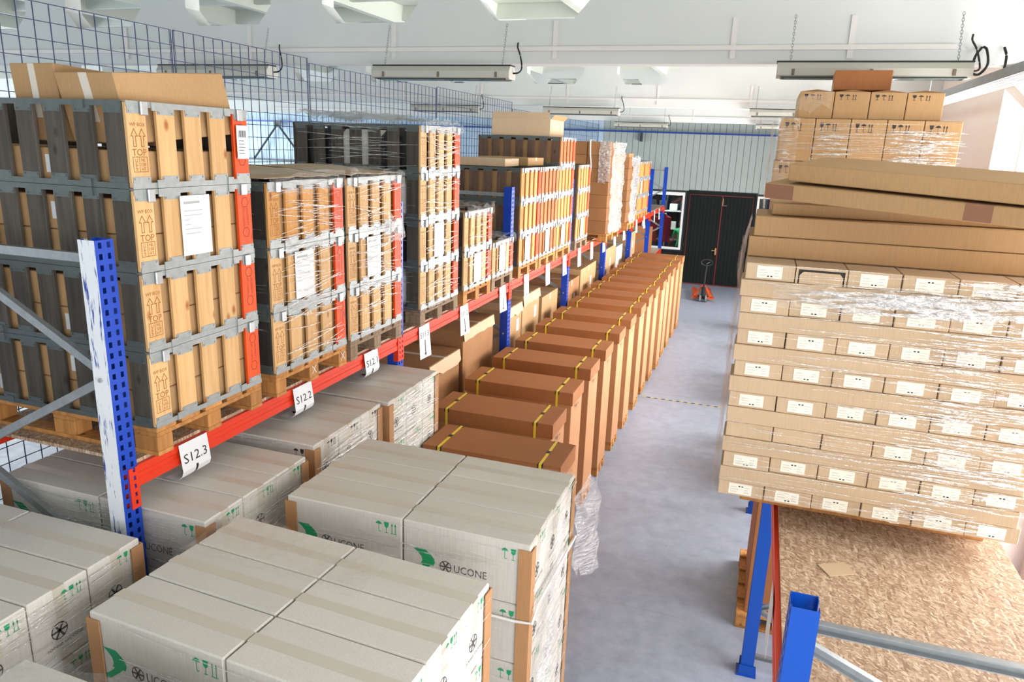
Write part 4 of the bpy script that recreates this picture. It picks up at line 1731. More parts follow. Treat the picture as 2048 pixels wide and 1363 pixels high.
tag(obj('white_strap', sb.mesh('white_strap', 'strap_white'), None, (1.215, .92, 0)), 'white rope strap round the cream load beside the strapped boxes', 'strap')

mb, R, zt = cream_load(1.115, -.215, -.055, 'middle load of the front row')
film_sheet(mb, (-.67, .1, zt + .004), (1, -.05, 0), (0, 1, 0), (0, 0, 1), .9, .33, 10, 4, .014, rr, 0, .05)
fin_cream(mb, 1.115, -.215, 'clear film over the corner of the middle cream load of the front row')
mb, R, zt = cream_load(-.475, -.52, 0.0, 'load at the scratched post foot', film=30)
fin_cream(mb, -.475, -.52, 'clear stretch film round the cream load at the foot of the scratched post')
mb, R, zt = cream_load(1.11, -1.3, -.02, 'load cut off by the picture edge')
film_sheet(mb, (-.67, .1, zt + .004), (1, 0, 0), (0, 1, 0), (0, 0, 1), .9, .33, 10, 4, .02, rr, 0, .05)
fin_cream(mb, 1.11, -1.3, 'clear film over the cream load cut off at the picture bottom')
mb, R, zt = cream_load(-.30, .535, 0.0, 'first load under the crate rack', film=30)
fin_cream(mb, -.30, .535, 'clear stretch film round the first cream load under the crate rack')
mb, R, zt = cream_load(-.345, 1.51, 0.0, 'middle load under the crate rack', 'ink', 40)
fin_cream(mb, -.345, 1.51, 'clear stretch film round the middle cream load under the crate rack')
mb, R, zt = cream_load(-.30, 2.372, 0.0, 'last load under the crate rack', film=50)
fin_cream(mb, -.30, 2.372, 'clear stretch film round the last cream load under the crate rack')

# ================================================================== LABELLED CARTON LOAD ON THE CHIPBOARD SHELF
PX, PY, PW_, PHH, PLN = 2.66, 1.27, .2285, .0815, 1.33
PZ = ZSR + .146
pallet((PX + .72, PY + .84, ZSR), 'wooden pallet under the labelled carton load on the chipboard shelf', 1.2, 1.1, 'pallet_wood')


def slim_proto(blank, upside):
    r = obj('slim_carton', fixn(MB().bbox(-PW_ / 2 + .002, PW_ / 2 - .002, 0, PLN, 0, PHH - .0015, .003).mesh('slim_carton', 'kraft_pale')))
    if not blank:
        l_ = obj('white_label', MB().box(-.06, .055, -.0012, -.0004, .011, PHH - .012).mesh('white_label', 'label_cream'), r)
        p = PR()
        zz_ = .018 if upside else PHH - .03
        for s in (-.012, .003):
            p.rect(s, zz_, s + .009, zz_ + .006)
        obj('print_dots', p.mesh('print_dots', 'ink', (0, -.0016, 0), (1, 0, 0), (0, 0, 1)), l_)
        p = PR()
        for k in range(3):
            p.rect(-.05, .022 + .013 * k, -.05 + .03 + .01 * (k % 2), .026 + .013 * k)
            p.rect(.018, .022 + .013 * k, .042 - .006 * (k % 2), .026 + .013 * k)
        obj('print_lines', p.mesh('print_lines', 'ink_faint', (0, -.0016, 0), (1, 0, 0), (0, 0, 1)), l_)
    return r


slim = {}
rr = random.Random(21)
side_m = fixn(MB().bbox(0, PLN + .02, 0, .226, 0, PHH - .0015, .003).mesh('slim_carton', 'kraft_pale'))
for lay in range(15):
    z = PZ + PHH * lay
    if lay % 2 == 0:
        for i in range(6):
            blank = (lay == 4 and i < 3)
            key = (blank, (i + lay // 2) % 2 == 1)
            if lay == 14 and i == 1:
                # lid cut open: show the bulging inner flap
                r = obj('slim_carton', fixn(MB().bbox(-PW_ / 2 + .002, PW_ / 2 - .002, .012, PLN, 0, PHH - .0015, .003).mesh('slim_carton', 'kraft_pale')))
                fr_ = MB().box(-PW_ / 2 + .002, -PW_ / 2 + .012, 0, .012, 0, PHH - .002).box(PW_ / 2 - .012, PW_ / 2 - .002, 0, .012, 0, PHH - .002).box(-PW_ / 2 + .012, PW_ / 2 - .012, 0, .012, PHH - .014, PHH - .002)
                obj('end_rim', fr_.mesh('end_rim', 'kraft_pale'), r)
                obj('gap_shade', MB().box(-PW_ / 2 + .012, PW_ / 2 - .012, .008, .0115, 0, PHH - .015).mesh('gap_shade', 'ink'), r)  # black plate standing in for the shade inside the open end
                fpoly = [(-.095, 0), (.095, 0), (.095, .04), (.08, .057), (-.08, .057), (-.095, .04)]
                obj('flap', fixn(MB().prism(fpoly, (0, .004, 0), (1, 0, 0), (0, 0, 1), (0, -1, 0), .004).mesh('flap', 'kraft_pale')), r)
                o = r
            elif key not in slim:
                slim[key] = slim_proto(*key)
                o = slim[key]
            else:
                o = copy_tree(slim[key])
            o.location = (PX + .0015 * rr.random() + .004 * (lay % 3) + PW_ * (i + .5), PY + rr.uniform(.0, .018), z)
            extra = 'open end' if lay == 14 and i == 1 else 'blank end' if blank else 'white end label'
            tag(o, 'slim kraft carton, %s, %s from the aisle, %s such layer up' % (extra, ORD[i + 1], ORD[lay // 2 + 1]), 'carton', 'slim cartons of the labelled load')
    else:
        for i in range(6):
            if 1 <= i <= 4 and lay < 13:
                continue
            o = obj('slim_carton', side_m, None, (PX - .006 + .01 * rr.random(), PY + .002 * rr.random() + .2285 * i, z))
            tag(o, 'slim kraft carton lying lengthwise, %s row back, %s lengthwise layer up' % (ORD[i + 1], ORD[lay // 2 + 1]), 'carton', 'slim cartons of the labelled load')
PT = PZ + 15 * PHH
mb = MB()
rf = random.Random(33)
for (n_, w0, w1) in ((170, 0, 1.42), (260, .75, 1.42)):
    film_pleats(mb, (PX + w0, PY - .012, PZ), (1, 0, 0), (0, 0, 1), (0, -1, 0), w1 - w0, 15 * PHH, n_, rf, .08, .5, (.0008, .006 if w0 else .002), .05)
film_pleats(mb, (PX + .2, PY - .016, PT - .2), (1, 0, .03), (0, 0, 1), (0, -1, 0), 1.1, .09, 46, rf, .1, .5, (.004, .012), .2, 1)
film_sheet(mb, (PX + .15, PY - .02, PT - .19), (1, 0, .04), (0, 0, 1), (0, -1, 0), 1.2, .085, 24, 3, .025, rf, 0, .05)
film_sheet(mb, (PX + .02, PY + .02, PT + .004), (1, 0, 0), (0, 1, 0), (0, 0, 1), 1.3, .17, 16, 4, .012, rf, 0, .03)
film_sheet(mb, (PX - .012, PY, PZ), (0, 1, 0), (0, 0, 1), (-1, 0, 0), 1.3, 15 * PHH + .02, 10, 18, .03, rf, 0)
film_sheet(mb, (PX - .005, PY + .28, PT + .0), (0, 1, 0), (.1, 0, 1), (-1, 0, 0), .5, .17, 6, 4, .025, rf, 2, .03)
film_obj(mb, 'shiny stretch film round the labelled carton load on the chipboard shelf')

# long flat cartons piled on top
Z0 = PT + .004
slant_box('long_carton', (2.665, 1.5, Z0), (1.95, 0, 0), (0, .5, 0), (0, 0, .1), 'kraft', 'long flat brown carton, lowest of the pile on the labelled load', 'long cartons on the labelled load')
slant_box('long_carton', (2.685, 1.5, Z0 + .103), (1.95, 0, 0), (0, .5, 0), (0, 0, .1), 'kraft', 'long flat brown carton, second up on the labelled load', 'long cartons on the labelled load')
slant_box('long_carton', (2.76, 1.58, Z0 + .206), (1.9, .02, 0), (0, .42, 0), (0, 0, .06), 'kraft', 'long flat brown carton, third up on the labelled load', 'long cartons on the labelled load')


def tilt_box(A, B, back, L, t, lab):
    A, B, back = Vector(A), Vector(B), Vector(back)
    U = (B - A).normalized()
    V = (back - A)
    V = (V - U * V.dot(U)).normalized()
    W = U.cross(V)
    o = slant_box('long_carton', A - W * t, U * L, V * .42, W * t, 'kraft', lab, 'long cartons on the labelled load')
    o['_frame'] = 0
    del o['_frame']
    return o, U, V, W, A - W * t + U * L / 2 + V * .21


o, U, V, W, c = tilt_box((2.715, 1.40, 3.80), (3.60, .98, 3.765), (2.775, 1.75, 3.835), 1.9, .074, 'long brown carton with two dark tape patches, askew in the pile on the labelled load')
for (a, w_) in ((.0, .14), (.86, .1)):
    tm = MB()
    A = -U * .95 - V * .21
    tm.prism([(a, .004), (a + w_, .004), (a + w_, .07), (a, .07)], A - V * .0012, U, W, V, .001)
    if a > .5:
        tm.prism([(a, 0), (a + w_, 0), (a + w_, .05), (a, .05)], A + W * .0745, U, V, W, .0008)
    obj('dark_tape', fixn(tm.mesh('dark_tape', 'tape_dark')), o)
tilt_box((2.81, 1.38, 3.893), (3.66, .96, 3.855), (2.88, 1.70, 3.925), 1.9, .08, 'topmost long brown carton, askew on the labelled load')

# ================================================================== FILM-WRAPPED KRAFT CARTONS FARTHER ALONG
KX, KY, KW, KD, KH = 2.745, 3.08, .2185, .4, .282
pallet((KX + .58, KY + .6, ZSR), 'wooden pallet under the film-wrapped kraft cartons', 1.15, 1.2, 'pallet_wood')


def kraft_proto(W, openflap):
    r = obj('kraft_carton', fixn(MB().bbox(-W / 2 + .002, W / 2 - .002, 0, KD - .004, 0, KH - .003, .004).mesh('kraft_carton', 'kraft')))
    p = PR()
    symbols(p, -W / 2 + .03, KH - .085, .055, 'gut')
    obj('handling_symbols', p.mesh('handling_symbols', 'ink', (0, -.0008, 0), (1, 0, 0), (0, 0, 1)), r)
    if openflap:
        f = MB().prism([(-W / 2 + .004, 0), (W / 2 - .004, 0), (0, .05)], (0, .004, KH - .003), (1, 0, 0), (0, .5, .5), (0, 1, 0), .003)
        obj('flap', fixn(f.mesh('flap', 'kraft_worn')), r)
    return r


KP = {}
KT = ZSR + .146
for lay in range(8):
    nx = 5 if lay < 7 else 4
    ny = 3
    for j in range(ny):
        for i in range(nx):
            if lay < 6 and not (j == 0 or i == 0):
                continue
            if lay == 7 and j > 1:
                continue
            W = KW
            wide = lay % 2 == 1 and lay < 7
            x_ = KX + .02 + KW * (i + .5) + (.1 if lay == 7 else 0)
            if wide:
                if i > 2:
                    continue
                W = KW * 5 / 3
                x_ = KX + .02 + W * (i + .5) - .01
            key = (W, lay == 7)
            if key not in KP:
                KP[key] = kraft_proto(*key)
                o = KP[key]
            else:
                o = copy_tree(KP[key])
            o.location = (x_, KY + KD * j + (.06 if lay == 7 else 0), KT + KH * lay)
            o.scale = (1, 1, 1 if lay < 7 else .62)
            tag(o, 'kraft carton with black symbols, %s from aisle, row %s back, layer %s of film-wrapped load' % (ORD[i + 1], ORD[j + 1], ORD[lay + 1]), 'carton', 'kraft cartons of the film-wrapped load')
ZK = KT + KH * 7 + KH * .62
o = carton('kraft_carton_loose', (.36, .3, .13), 'kraft_red', (KX + .52, KY + .42, ZK + .025), 'loose brown carton lying on the film-wrapped kraft cartons', None, -.03)
mb = MB()
rf = random.Random(51)
for (w0, w1, n_) in ((.0, .12, 20), (.22, .5, 60), (.65, 1.15, 120)):
    film_pleats(mb, (KX + w0, KY - .012, KT + KH * 5.4), (1, 0, 0), (0, 0, 1), (0, -1, 0), w1 - w0, KH * 1.35, n_, rf, .2, .8, (.0015, .004), .04)
film_pleats(mb, (KX, KY - .012, KT + KH * 4), (1, 0, 0), (0, 0, 1), (0, -1, 0), 1.15, KH * 2.9, 90, rf, .2, .9, (.0006, .0015), .03)
film_sheet(mb, (KX + .0, KY - .012, KT + KH * 5.2), (1, 0, 0), (0, 0, 1), (0, -1, 0), .14, KH * 1.8, 4, 8, .03, rf, 0)
film_sheet(mb, (KX - .01, KY, KT + KH * 4), (0, 1, 0), (0, 0, 1), (-1, 0, 0), 1.2, KH * 3, 10, 12, .03, rf, 0)
film_sheet(mb, (KX + .02, KY - .01, KT + KH * 6.98), (1, 0, .3), (0, .25, 1), (0, -1, 0), .3, .13, 5, 3, .03, rf, 0, .06)
film_obj(mb, 'shiny stretch film round the kraft cartons with black symbols')

# carton on a pallet under the shelf, behind the second frame
pallet((3.5, 3.95, 0), 'wooden pallet on the floor below the film-wrapped kraft cartons', 1.2, 1.1, 'pallet_wood')
bx = carton('floor_carton', (1.08, .98, 1.04), 'kraft_red', (3.5, 3.92, .146), 'big reddish-brown carton on a floor pallet behind the blue frame foot', None, 0, None, .006)
obj('dark_tape', MB().box(-.32, -.26, -.4915, -.4903, .5, .8).mesh('dark_tape', 'tape_dark'), bx)
obj('strap_line', MB().box(-.541, .541, -.4912, -.4902, .845, .852).mesh('strap_line', 'kraft_worn'), bx)
for i in range(2):
    o = carton('floor_carton', (.5, .9, .3), 'cream', (3.24 + .52 * i, 3.92, .146 + 1.043), 'white carton on the big reddish-brown floor carton, %s' % ('aisle side', 'window side')[i], 'white cartons on the floor carton', 0, 'tape_pale')
# unseen loads added along the wall to throw shadow streaks on the floor
for i, y in enumerate((6.4, 7.6, 9.6, 10.8, 13.0, 15.0)):
    pallet((3.55, y, 0), 'added shadow-casting wooden floor pallet by the windowed wall, %s along' % ORD[i + 2], 1.2, .8, 'pallet_wood')
    carton('floor_carton', (1.15, .78, .72 + .14 * (i % 2)), 'kraft_worn', (3.53, y, .146), 'added shadow-casting brown carton on a floor pallet by the windowed wall, %s along' % ORD[i + 2], 'added shadow-casting cartons on the floor by the windows')


# ================================================================== HANGING SIGNS ON THE BEAM
def sign(y, txt, curl, label):
    W, H = .205, .297
    root = thing('location_sign', label, 'sign', (.004, y, 2.375), (0, 0, 0), 'paper location signs on the orange beam')
    n = 10
    vs, fs = [], []
    rr = random.Random(int(y * 100))
    path = []
    x_, z_, ang = .004, 0.0, 0.0
    for i in range(n + 1):
        path.append((x_, z_))
        t = i / n
        ang = 0.05 if not curl else (0.12 if t < .4 else 0.12 - min(1, (t - .4) / .35) * 1.75)
        st = H / n
        x_ += math.sin(ang) * st
        z_ -= math.cos(ang) * st
    tw = rr.uniform(-.01, .02) if not curl else 0
    for i, (px, pz) in enumerate(path):
        for s in (0, 1):
            for d in (0, .0008):
                vs.append((px + d + s * tw * i / n, s * W, pz))
    for i in range(n):
        a, b = i * 4, (i + 1) * 4
        fs += [(a, a + 2, b + 2, b), (a + 1, b + 1, b + 3, a + 3), (a, b, b + 1, a + 1), (a + 2, a + 3, b + 3, b + 2)]
    fs += [(0, 1, 3, 2), (n * 4, n * 4 + 2, n * 4 + 3, n * 4 + 1)]
    obj('sheet', fixn(MB().add(vs, fs).mesh('sheet', 'paper')), root)

    def on(u, d):
        """point on the sheet: u across, d down from the top edge"""
        f = min(max(d / H * n, 0), n - 1e-6)
        k = int(f)
        fr = f - k
        p, q = path[k], path[k + 1]
        return (p[0] + (q[0] - p[0]) * fr + .0022 + (u / W) * tw * f / n, u, p[1] + (q[1] - p[1]) * fr)
    p = PR()
    p.text(txt, W / 2, .085, .05, .165)
    q = PR()
    q.rect(W / 2 - .008, .135, W / 2 + .008, .255)
    q.poly([(W / 2 - .022, .25), (W / 2 + .022, .25), (W / 2, .283)])
    for nm, g, inv in (('lettering', p, True), ('arrow', q, False)):
        vv = []
        for (u, d) in g.v:
            dd = (.085 + (.085 - d)) if inv else d
            vv.append(on(u, dd))
        ff = g.f
        if nm == 'arrow':
            # long thin strips so the arrow follows the curl
            vv, ff = [], []
            m = 12
            for k in range(m):
                d0, d1 = .135 + .12 * k / m, .135 + .12 * (k + 1) / m
                b = len(vv)
                vv += [on(W / 2 - .008, d0), on(W / 2 + .008, d0), on(W / 2 + .008, d1), on(W / 2 - .008, d1)]
                ff.append((b, b + 1, b + 2, b + 3))
            b = len(vv)
            vv += [on(W / 2 - .022, .252), on(W / 2 + .022, .252), on(W / 2, .285)]
            ff.append((b, b + 1, b + 2))
        me = bpy.data.meshes.new(nm)
        me.from_pydata(vv, [], ff)
        me.materials.append(M['ink'])
        obj(nm, me, root)


SG = [(.36, 'S12.3', 1), (1.345, 'S12.2', 1), (2.24, 'S12.1', 1), (3.18, 'S11.3', 0), (4.1, 'S11.2', 0), (5.25, 'S11.1', 0), (6.15, 'S10.3', 0), (7.12, 'S10.2', 0),
      (8.02, 'S10.1', 0), (8.95, 'S9.3', 0), (9.85, 'S9.2', 0), (10.85, 'S9.1', 0), (11.9, 'S8.3', 0), (12.9, 'S8.2', 0), (14.5, 'S7.3', 0), (15.6, 'S7.2', 0), (17.4, 'S6.3', 0), (18.3, 'S6.2', 0)]
for i, (y, t, c) in enumerate(SG):
    if i < 6:
        sign(y, t, c, 'white paper sign reading %s, %s' % (t, ('closest to the scratched post', 'curling, second from the scratched post', 'curling, third from the scratched post', 'below the tall dark stack', 'below the two-crate stack', 'below the single-crate stack')[i]))
    else:
        sign(y, t, c, 'white paper down-arrow sign hanging on the orange beam, %s from the head' % (ORD[i + 1] if i < 15 else '%dth' % (i + 1)))
# sign on the near beam by the bare shelf, seen edge on
sgn = obj('location_sign', MB().box(-.004, -.003, -.1, .1, -.28, 0).mesh('location_sign', 'paper'), None, (XRR - .004, .72, ZBR + .1))
tag(sgn, 'white paper sign seen edge-on at the bare chipboard shelf', 'sign', 'paper signs by the windows')


# ================================================================== LAMPS
def lamp_proto():
    L, D = 1.29, .17
    r = obj('ceiling_lamp', None)
    prof = [(-D / 2, 0), (-D / 2 + .012, -.012), (D / 2 - .012, -.012), (D / 2, 0), (D / 2, .05), (D / 2 - .03, .092), (-D / 2 + .03, .092), (-D / 2, .05)]
    obj('housing', fixn(MB().prism(prof, (-L / 2, 0, 0), (0, 1, 0), (0, 0, 1), (1, 0, 0), L).mesh('housing', 'lamp_body')), r)
    obj('top_cover', fixn(MB().bbox(-L / 2 - .006, L / 2 + .006, -D / 2 + .025, D / 2 - .025, .0925, .104, .003).mesh('top_cover', 'black_plastic')), r)
    obj('diffuser', fixn(MB().bbox(-L / 2 + .04, L / 2 - .04, -D / 2 + .02, D / 2 - .02, -.02, -.0125, .003).mesh('diffuser', 'lamp_glass')), r)
    obj('lamp_rim', MB().box(-L / 2 + .03, L / 2 - .03, -D / 2 - .001, -D / 2 + .02, -.016, -.010).box(-L / 2 + .03, L / 2 - .03, D / 2 - .02, D / 2 + .001, -.016, -.010).mesh('lamp_rim', 'black_plastic'), r)
    for s in (-.035, .035):
        obj('tube', MB().tube([(-L / 2 + .06, s, -.011), (L / 2 - .06, s, -.011)], .006, 8).mesh('tube', 'white_frame'), r)
    cl = fixn(MB().bbox(-.011, .011, -D / 2 - .007, -D / 2 + .001, -.01, .034, .003).mesh('clip', 'clip_dark'))
    cl2 = fixn(MB().bbox(-.011, .011, D / 2 - .001, D / 2 + .007, -.01, .034, .003).mesh('clip', 'clip_dark'))
    for x_ in (-L * .41, 0, L * .41):
        obj('clip', cl, r, (x_, 0, .01))
        obj('clip', cl2, r, (x_, 0, .01))
    ch = MB()
    zt_ = .42
    z_ = .1
    k = 0
    while z_ < zt_:
        a = ring(0, 0, 1, 8)
        pts = [((q[0] * .008 if k % 2 else 0) + (z_ - .1) * .0, (0 if k % 2 else q[0] * .008) + (z_ - .1) * .28, z_ + .011 + q[1] * .014) for q in a]
        ch.tube(pts, .0022, 4, 0, True)
        z_ += .021
        k += 1
    cm_ = ch.mesh('chain', 'galv')
    for x_ in (-L * .43, L * .43):
        obj('chain', cm_, r, (x_, 0, .004))
    obj('cable', MB().tube(smooth([(L / 2 - .02, .02, .04), (L / 2 + .05, .03, .05), (L / 2 + .06, .07, .1), (L / 2 + .03, .1, .2), (L / 2 + .0, .125, .26), (L / 2 + .0, .13, .3)]), .007, 6).mesh('cable', 'cable'), r)
    return r


LROW = [BEAM_Y[1] - .18, BEAM_Y[2] - .18, BEAM_Y[3] - .18]
lp = None
LX = [[(-.06, 'above the white-filmed crates'), (3.34, 'above the film-wrapped kraft cartons'), (-2.45, 'behind the tilted cartons')],
      [(-2.8, 'second beam, behind the wire net'), (-.33, 'second beam, over the rack edge'), (3.0, 'second beam, near the windowed wall')],
      [(-3.4, 'third beam, behind the wire net'), (-.33, 'third beam, over the rack edge'), (3.0, 'third beam, near the windowed wall')]]
for row, y in enumerate(LROW):
    for x_, lab in LX[row]:
        if lp is None:
            lp = lamp_proto()
            o = lp
        else:
            o = copy_tree(lp)
        o.location = (x_, y, 4.475 + (.03 if x_ > 2 else 0))
        tag(o, 'long twin-tube lamp on chains, %s' % lab, 'lamp', 'chain-hung tube lamps')

# cable tray beside the windowed wall
ct = thing('cable_tray', 'perforated steel cable tray running under the roof toward the windows', 'cable tray', (4.13, -6.0, 4.44))
tm = MB()
LT = 24.0
tm.box(-.1, -.098, 0, LT, 0, .06).box(.098, .1, 0, LT, 0, .06)
# perforated floor: ladder of strips
k = 0.0
for a in (-.1, -.05, .0, .05, .09):
    tm.box(a, a + .012, 0, LT, 0, .002)
while k < LT:
    tm.box(-.098, .098, k, k + .03, .0005, .0022)
    k += .06
obj('tray', tm.mesh('tray', 'galv'), ct)
for y in (3.0, 9.2, 12.4, 18.6):
    obj('hanger_rod', MB().tube([(.06, y, .03), (.06, y, ZC - 4.46)], .006, 5).mesh('hanger_rod', 'galv'), ct)
obj('cable', MB().tube([(-.03, .3 + .5 * i, .014 + .004 * (i % 3)) for i in range(46)], .012, 5).mesh('cable', 'cable'), ct)
lc = MB().tube(smooth([(4.06, 3.93, 4.72), (4.02, 3.88, 4.66), (4.0, 3.83, 4.58), (4.0, 3.8, 4.535), (4.05, 3.82, 4.53), (4.1, 3.86, 4.6), (4.09, 3.91, 4.7), (4.07, 3.93, 4.725)]), .009, 6)
lc.tube(smooth([(4.2, 3.93, 4.72), (4.215, 3.9, 4.66), (4.21, 3.87, 4.58), (4.2, 3.85, 4.5)]), .009, 6)
tag(obj('power_cable', lc.mesh('power_cable', 'cable'), None), 'black power cables drooping from the beam to the cable tray', 'cable')

# ================================================================== PALLET JACK
jk = thing('pallet_jack', 'orange pallet jack with black looped handle standing before the dark door', 'pallet jack', (1.47, 17.75, 0), (0, 0, .12))
b = MB()
for s in (-1, 1):
    b.prism([(s * .19 - .07, 0), (s * .19 + .07, 0), (s * .19 + .07, 1.15), (s * .19, 1.2), (s * .19 - .07, 1.15)], (0, .25, .085), (1, 0, 0), (0, 1, 0), (0, 0, 1), .05)
obj('fork', fixn(b.mesh('fork', 'jack_orange')), jk)
b = MB().box(-.3, .3, .1, .2, .06, .13)
for sg in (-1, 1):
    b.prism([(sg * .05, .44), (sg * .0, .44), (sg * .19, .1), (sg * .27, .1)], (0, .1, 0), (1, 0, 0), (0, 0, 1), (0, 1, 0), .05)
obj('chassis', fixn(b.mesh('chassis', 'jack_orange')), jk)
obj('pump', MB().tube([(0, .03, .14), (0, .04, .4)], .055, 10).box(-.13, .13, .0, .1, .13, .17).mesh('pump', 'rubber'), jk)
wm = MB()
for s in (-1, 1):
    wo = MB().tube([(s * .05, 0, .09), (s * .05 + s * .05, 0, .09)], .09, 16)
    obj('wheel', wo.mesh('wheel', 'wheel_grey'), jk)
    obj('load_wheel', MB().tube([(s * .19 - .05, 1.25, .045), (s * .19 + .05, 1.25, .045)], .04, 10).mesh('load_wheel', 'rubber'), jk)
obj('axle', MB().tube([(-.11, 0, .09), (.11, 0, .09)], .02, 8).mesh('axle', 'rubber'), jk)
obj('handle_bar', MB().tube([(0, .02, .35), (.0, -.02, .7), (.01, -.05, 1.02)], .026, 8).mesh('handle_bar', 'black_plastic'), jk)
hp = [(.01 + .15 * math.cos(a), -.055, 1.08 + .085 * math.sin(a)) for a in [2 * PI * k / 18 for k in range(18)]]
obj('handle_loop', MB().tube(hp, .015, 7, 0, True).mesh('handle_loop', 'black_plastic'), jk)
obj('lever', MB().tube([(.0, -.055, 1.05), (.09, -.06, 1.1)], .008, 5).mesh('lever', 'galv'), jk)

# hazard tape line on the floor
hz = thing('hazard_tape', 'thin yellow and black hazard tape stuck across the aisle floor', 'tape', (1.2, 9.12, .001))
for i in range(21):
    obj('tape_stripe', cmesh(('hz', i % 2), lambda: fixn(MB().prism([(0, 0), (.055, 0), (.075, .03), (.02, .03)], (0, 0, 0), (1, 0, 0), (0, 1, 0), (0, 0, 1), .001).mesh('tape_stripe', 'floor_tape' if i % 2 == 0 else 'ink'))), hz, (i * .06, 0, 0))

# ================================================================== STOREROOM SEEN THROUGH THE INSIDE WINDOW
sh = thing('storeroom_shelving', 'pale steel shelving with bottles behind the inside window', 'shelving', (-1.2, 23.2, 0))
for x_ in (-1.6, -.8, 0, .8, 1.6):
    obj('shelf_post', MB().box(x_ - .025, x_ + .025, .2, .25, 0, 3.2).mesh('shelf_post', 'shelf_steel'), sh)
for z in (1.35, 1.95, 2.5, 3.0):
    obj('shelf_board', MB().box(-1.6, 1.6, -.2, .25, z, z + .03).mesh('shelf_board', 'shelf_steel'), sh)
rr = random.Random(77)
for z in (1.382, 1.982):
    for i in range(9):
        x_ = -2.65 + .36 * i
        h = rr.uniform(.2, .38)
        o = obj('storage_bin', boxmesh('storage_bin', (.26, .2, round(h, 2)), rr.choice(['dark_steel', 'shelf_steel', 'cream', 'door_dark']), .01), None, (x_, 23.2, z))
        tag(o, 'small storage bin on the %s storeroom shelf behind the inside window' % ('lower' if z < 1.5 else 'upper'), 'bin', 'bins on the storeroom shelves')
rl = thing('clothes_rail', 'steel rail with red overalls behind the inside window', 'clothes rail', (-.55, 21.9, 0))
obj('rail_bar', MB().tube([(-.75, 0, 1.96), (.35, 0, 1.96)], .015, 6).mesh('rail_bar', 'shelf_steel'), rl)
for x_ in (-.98, .35):
    obj('rail_leg', MB().tube([(x_, 0, 0), (x_, 0, 1.95)], .015, 6).mesh('rail_leg', 'shelf_steel'), rl)
for i, x_ in enumerate((-1.1, -.66, -.22)):
    mb = MB()
    n = 10
    for k, (w, d, z) in enumerate(((.05, .03, 1.92), (.19, .06, 1.84), (.2, .07, 1.6), (.18, .06, 1.3), (.2, .06, 1.05))):
        mb.v += [(w * math.cos(2 * PI * q / n), d * math.sin(2 * PI * q / n) + .015 * (q % 2), z) for q in range(n)]
    for k in range(4):
        for q in range(n):
            mb.f.append((k * n + q, k * n + (q + 1) % n, (k + 1) * n + (q + 1) % n, (k + 1) * n + q))
            mb.mi.append(0)
    o = obj('red_overall', fixn(mb.mesh('red_overall', 'red_cloth')), None, (x_, 21.9, 0))
    tag(o, 'red work overall hanging behind the inside window, %s from the door' % ORD[3 - i], 'overall', 'red overalls on the rail')


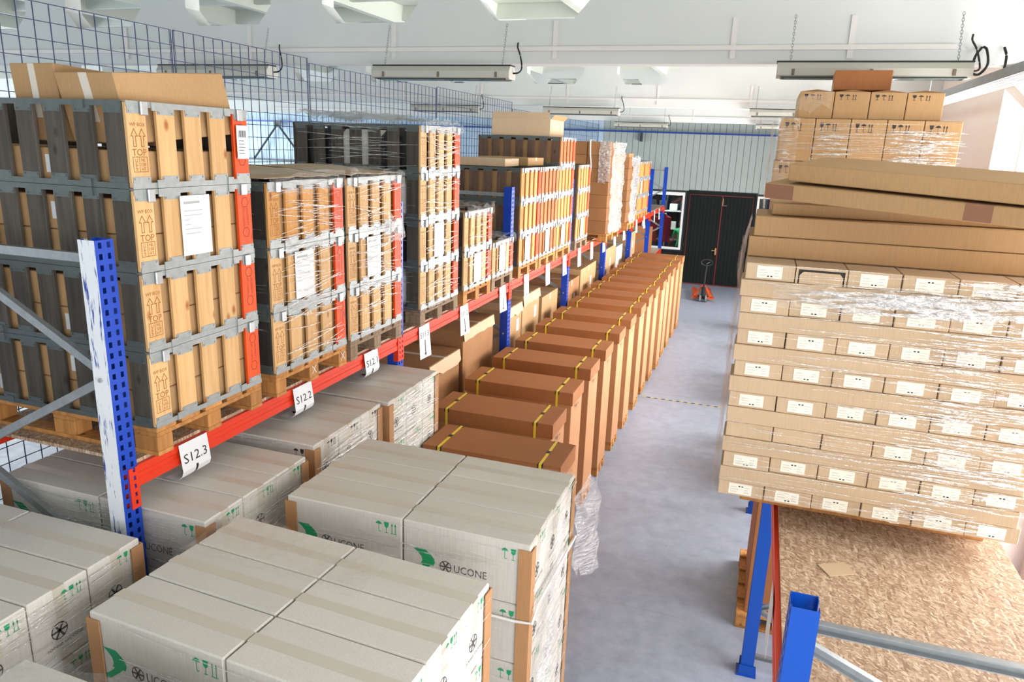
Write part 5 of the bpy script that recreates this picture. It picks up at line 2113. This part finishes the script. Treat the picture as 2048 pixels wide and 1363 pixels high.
def person():
    """worker in a green T-shirt, back to us, bent a little over a bench; one continuous body"""
    root = thing('person', 'person in green T-shirt and dark trousers bending forward behind the inside window', 'person', (.33, 22.0, 0), (0, 0, .25))
    J = [((0, 0, .95), .15), ((0, .02, 1.12), .135), ((0, .07, 1.3), .15), ((0, .12, 1.43), .13), ((0, .16, 1.5), .055), ((0, .2, 1.56), .06), ((0, .24, 1.66), .10), ((0, .25, 1.74), .085)]
    E_ = [(0, 1), (1, 2), (2, 3), (3, 4), (4, 5), (5, 6), (6, 7)]
    for s in (-1, 1):
        k = len(J)
        J += [((s * .1, 0, .88), .1), ((s * .11, .03, .5), .065), ((s * .11, -.02, .09), .042), ((s * .12, .14, .04), .04)]
        E_ += [(0, k), (k, k + 1), (k + 1, k + 2), (k + 2, k + 3)]
        k = len(J)
        J += [((s * .19, .12, 1.43), .065), ((s * .25, .14, 1.17), .045), ((s * .2, .36, 1.1), .034), ((s * .19, .43, 1.09), .03)]
        E_ += [(3, k), (k, k + 1), (k + 1, k + 2), (k + 2, k + 3)]
    me = bpy.data.meshes.new('body')
    me.from_pydata([j[0] for j in J], E_, [])
    o = obj('body', me, root)
    o.modifiers.new('skin', 'SKIN')
    for i, j in enumerate(J):
        me.skin_vertices[0].data[i].radius = (j[1], j[1])
    me.skin_vertices[0].data[0].use_root = True
    sb_ = o.modifiers.new('sub', 'SUBSURF')
    sb_.levels = sb_.render_levels = 2
    bpy.context.view_layer.update()
    dg = bpy.context.evaluated_depsgraph_get()
    em = bpy.data.meshes.new_from_object(o.evaluated_get(dg))
    o.modifiers.clear()
    o.data = em
    em.materials.clear()
    for m in ('shirt_green', 'trousers', 'skin', 'hair'):
        em.materials.append(M[m])
    for p in em.polygons:
        c = p.center
        p.use_smooth = True
        if c.z > 1.52:
            p.material_index = 3 if (c.z > 1.68 or c.y < .2) else 2
        elif c.z < .93:
            p.material_index = 1
        elif abs(c.x) > .17 and (c.z < 1.2 or c.y > .2):
            p.material_index = 2
        else:
            p.material_index = 0
    # hands with separate fingers resting on the bench
    for s in (-1, 1):
        h = MB()
        h.bbox(s * .19 - .035, s * .19 + .035, .42, .5, 1.075, 1.1, .008)
        for k in range(4):
            x0 = s * .19 - .027 + .018 * k
            L_ = (.06, .07, .066, .052)[k]
            h.tube([(x0, .49, 1.088), (x0, .49 + L_ * .6, 1.092), (x0, .49 + L_, 1.075)], [.009, .008, .006], 6)
        h.tube([(s * .19 - s * .03, .44, 1.088), (s * .19 - s * .055, .475, 1.085), (s * .19 - s * .06, .5, 1.078)], [.01, .009, .007], 6)
        obj('hand', fixn(h.mesh('hand', 'skin')), root)


person()
wb_ = thing('work_bench', 'dark work bench behind the inside window', 'bench', (.25, 22.65, 0))
obj('bench_top', MB().box(-.8, .8, -.3, .3, 1.0, 1.06).mesh('bench_top', 'dark_steel'), wb_)
for sx in (-.75, .75):
    for sy in (-.25, .25):
        obj('leg', MB().box(sx - .03, sx + .03, sy - .03, sy + .03, 0, 1.0).mesh('leg', 'dark_steel'), wb_)

# lamp added to brighten the storeroom, with an area light below it
sl = copy_tree(lp)
sl.location = (-.6, 22.3, 3.4)
tag(sl, 'added tube lamp brightening the storeroom behind the inside window', 'lamp', 'chain-hung tube lamps')
obj('hanger_rod', MB().tube([(-.4, 0, .1), (-.4, 0, ZC - 3.4)], .006, 5).tube([(.4, 0, .1), (.4, 0, ZC - 3.4)], .006, 5).mesh('hanger_rod', 'galv'), sl)
area_light('storeroom_fill_light', (-.6, 22.3, 3.36), (0, 0, 0), 1.2, .14, 160, (1, 1, .96))  # added fill for the storeroom
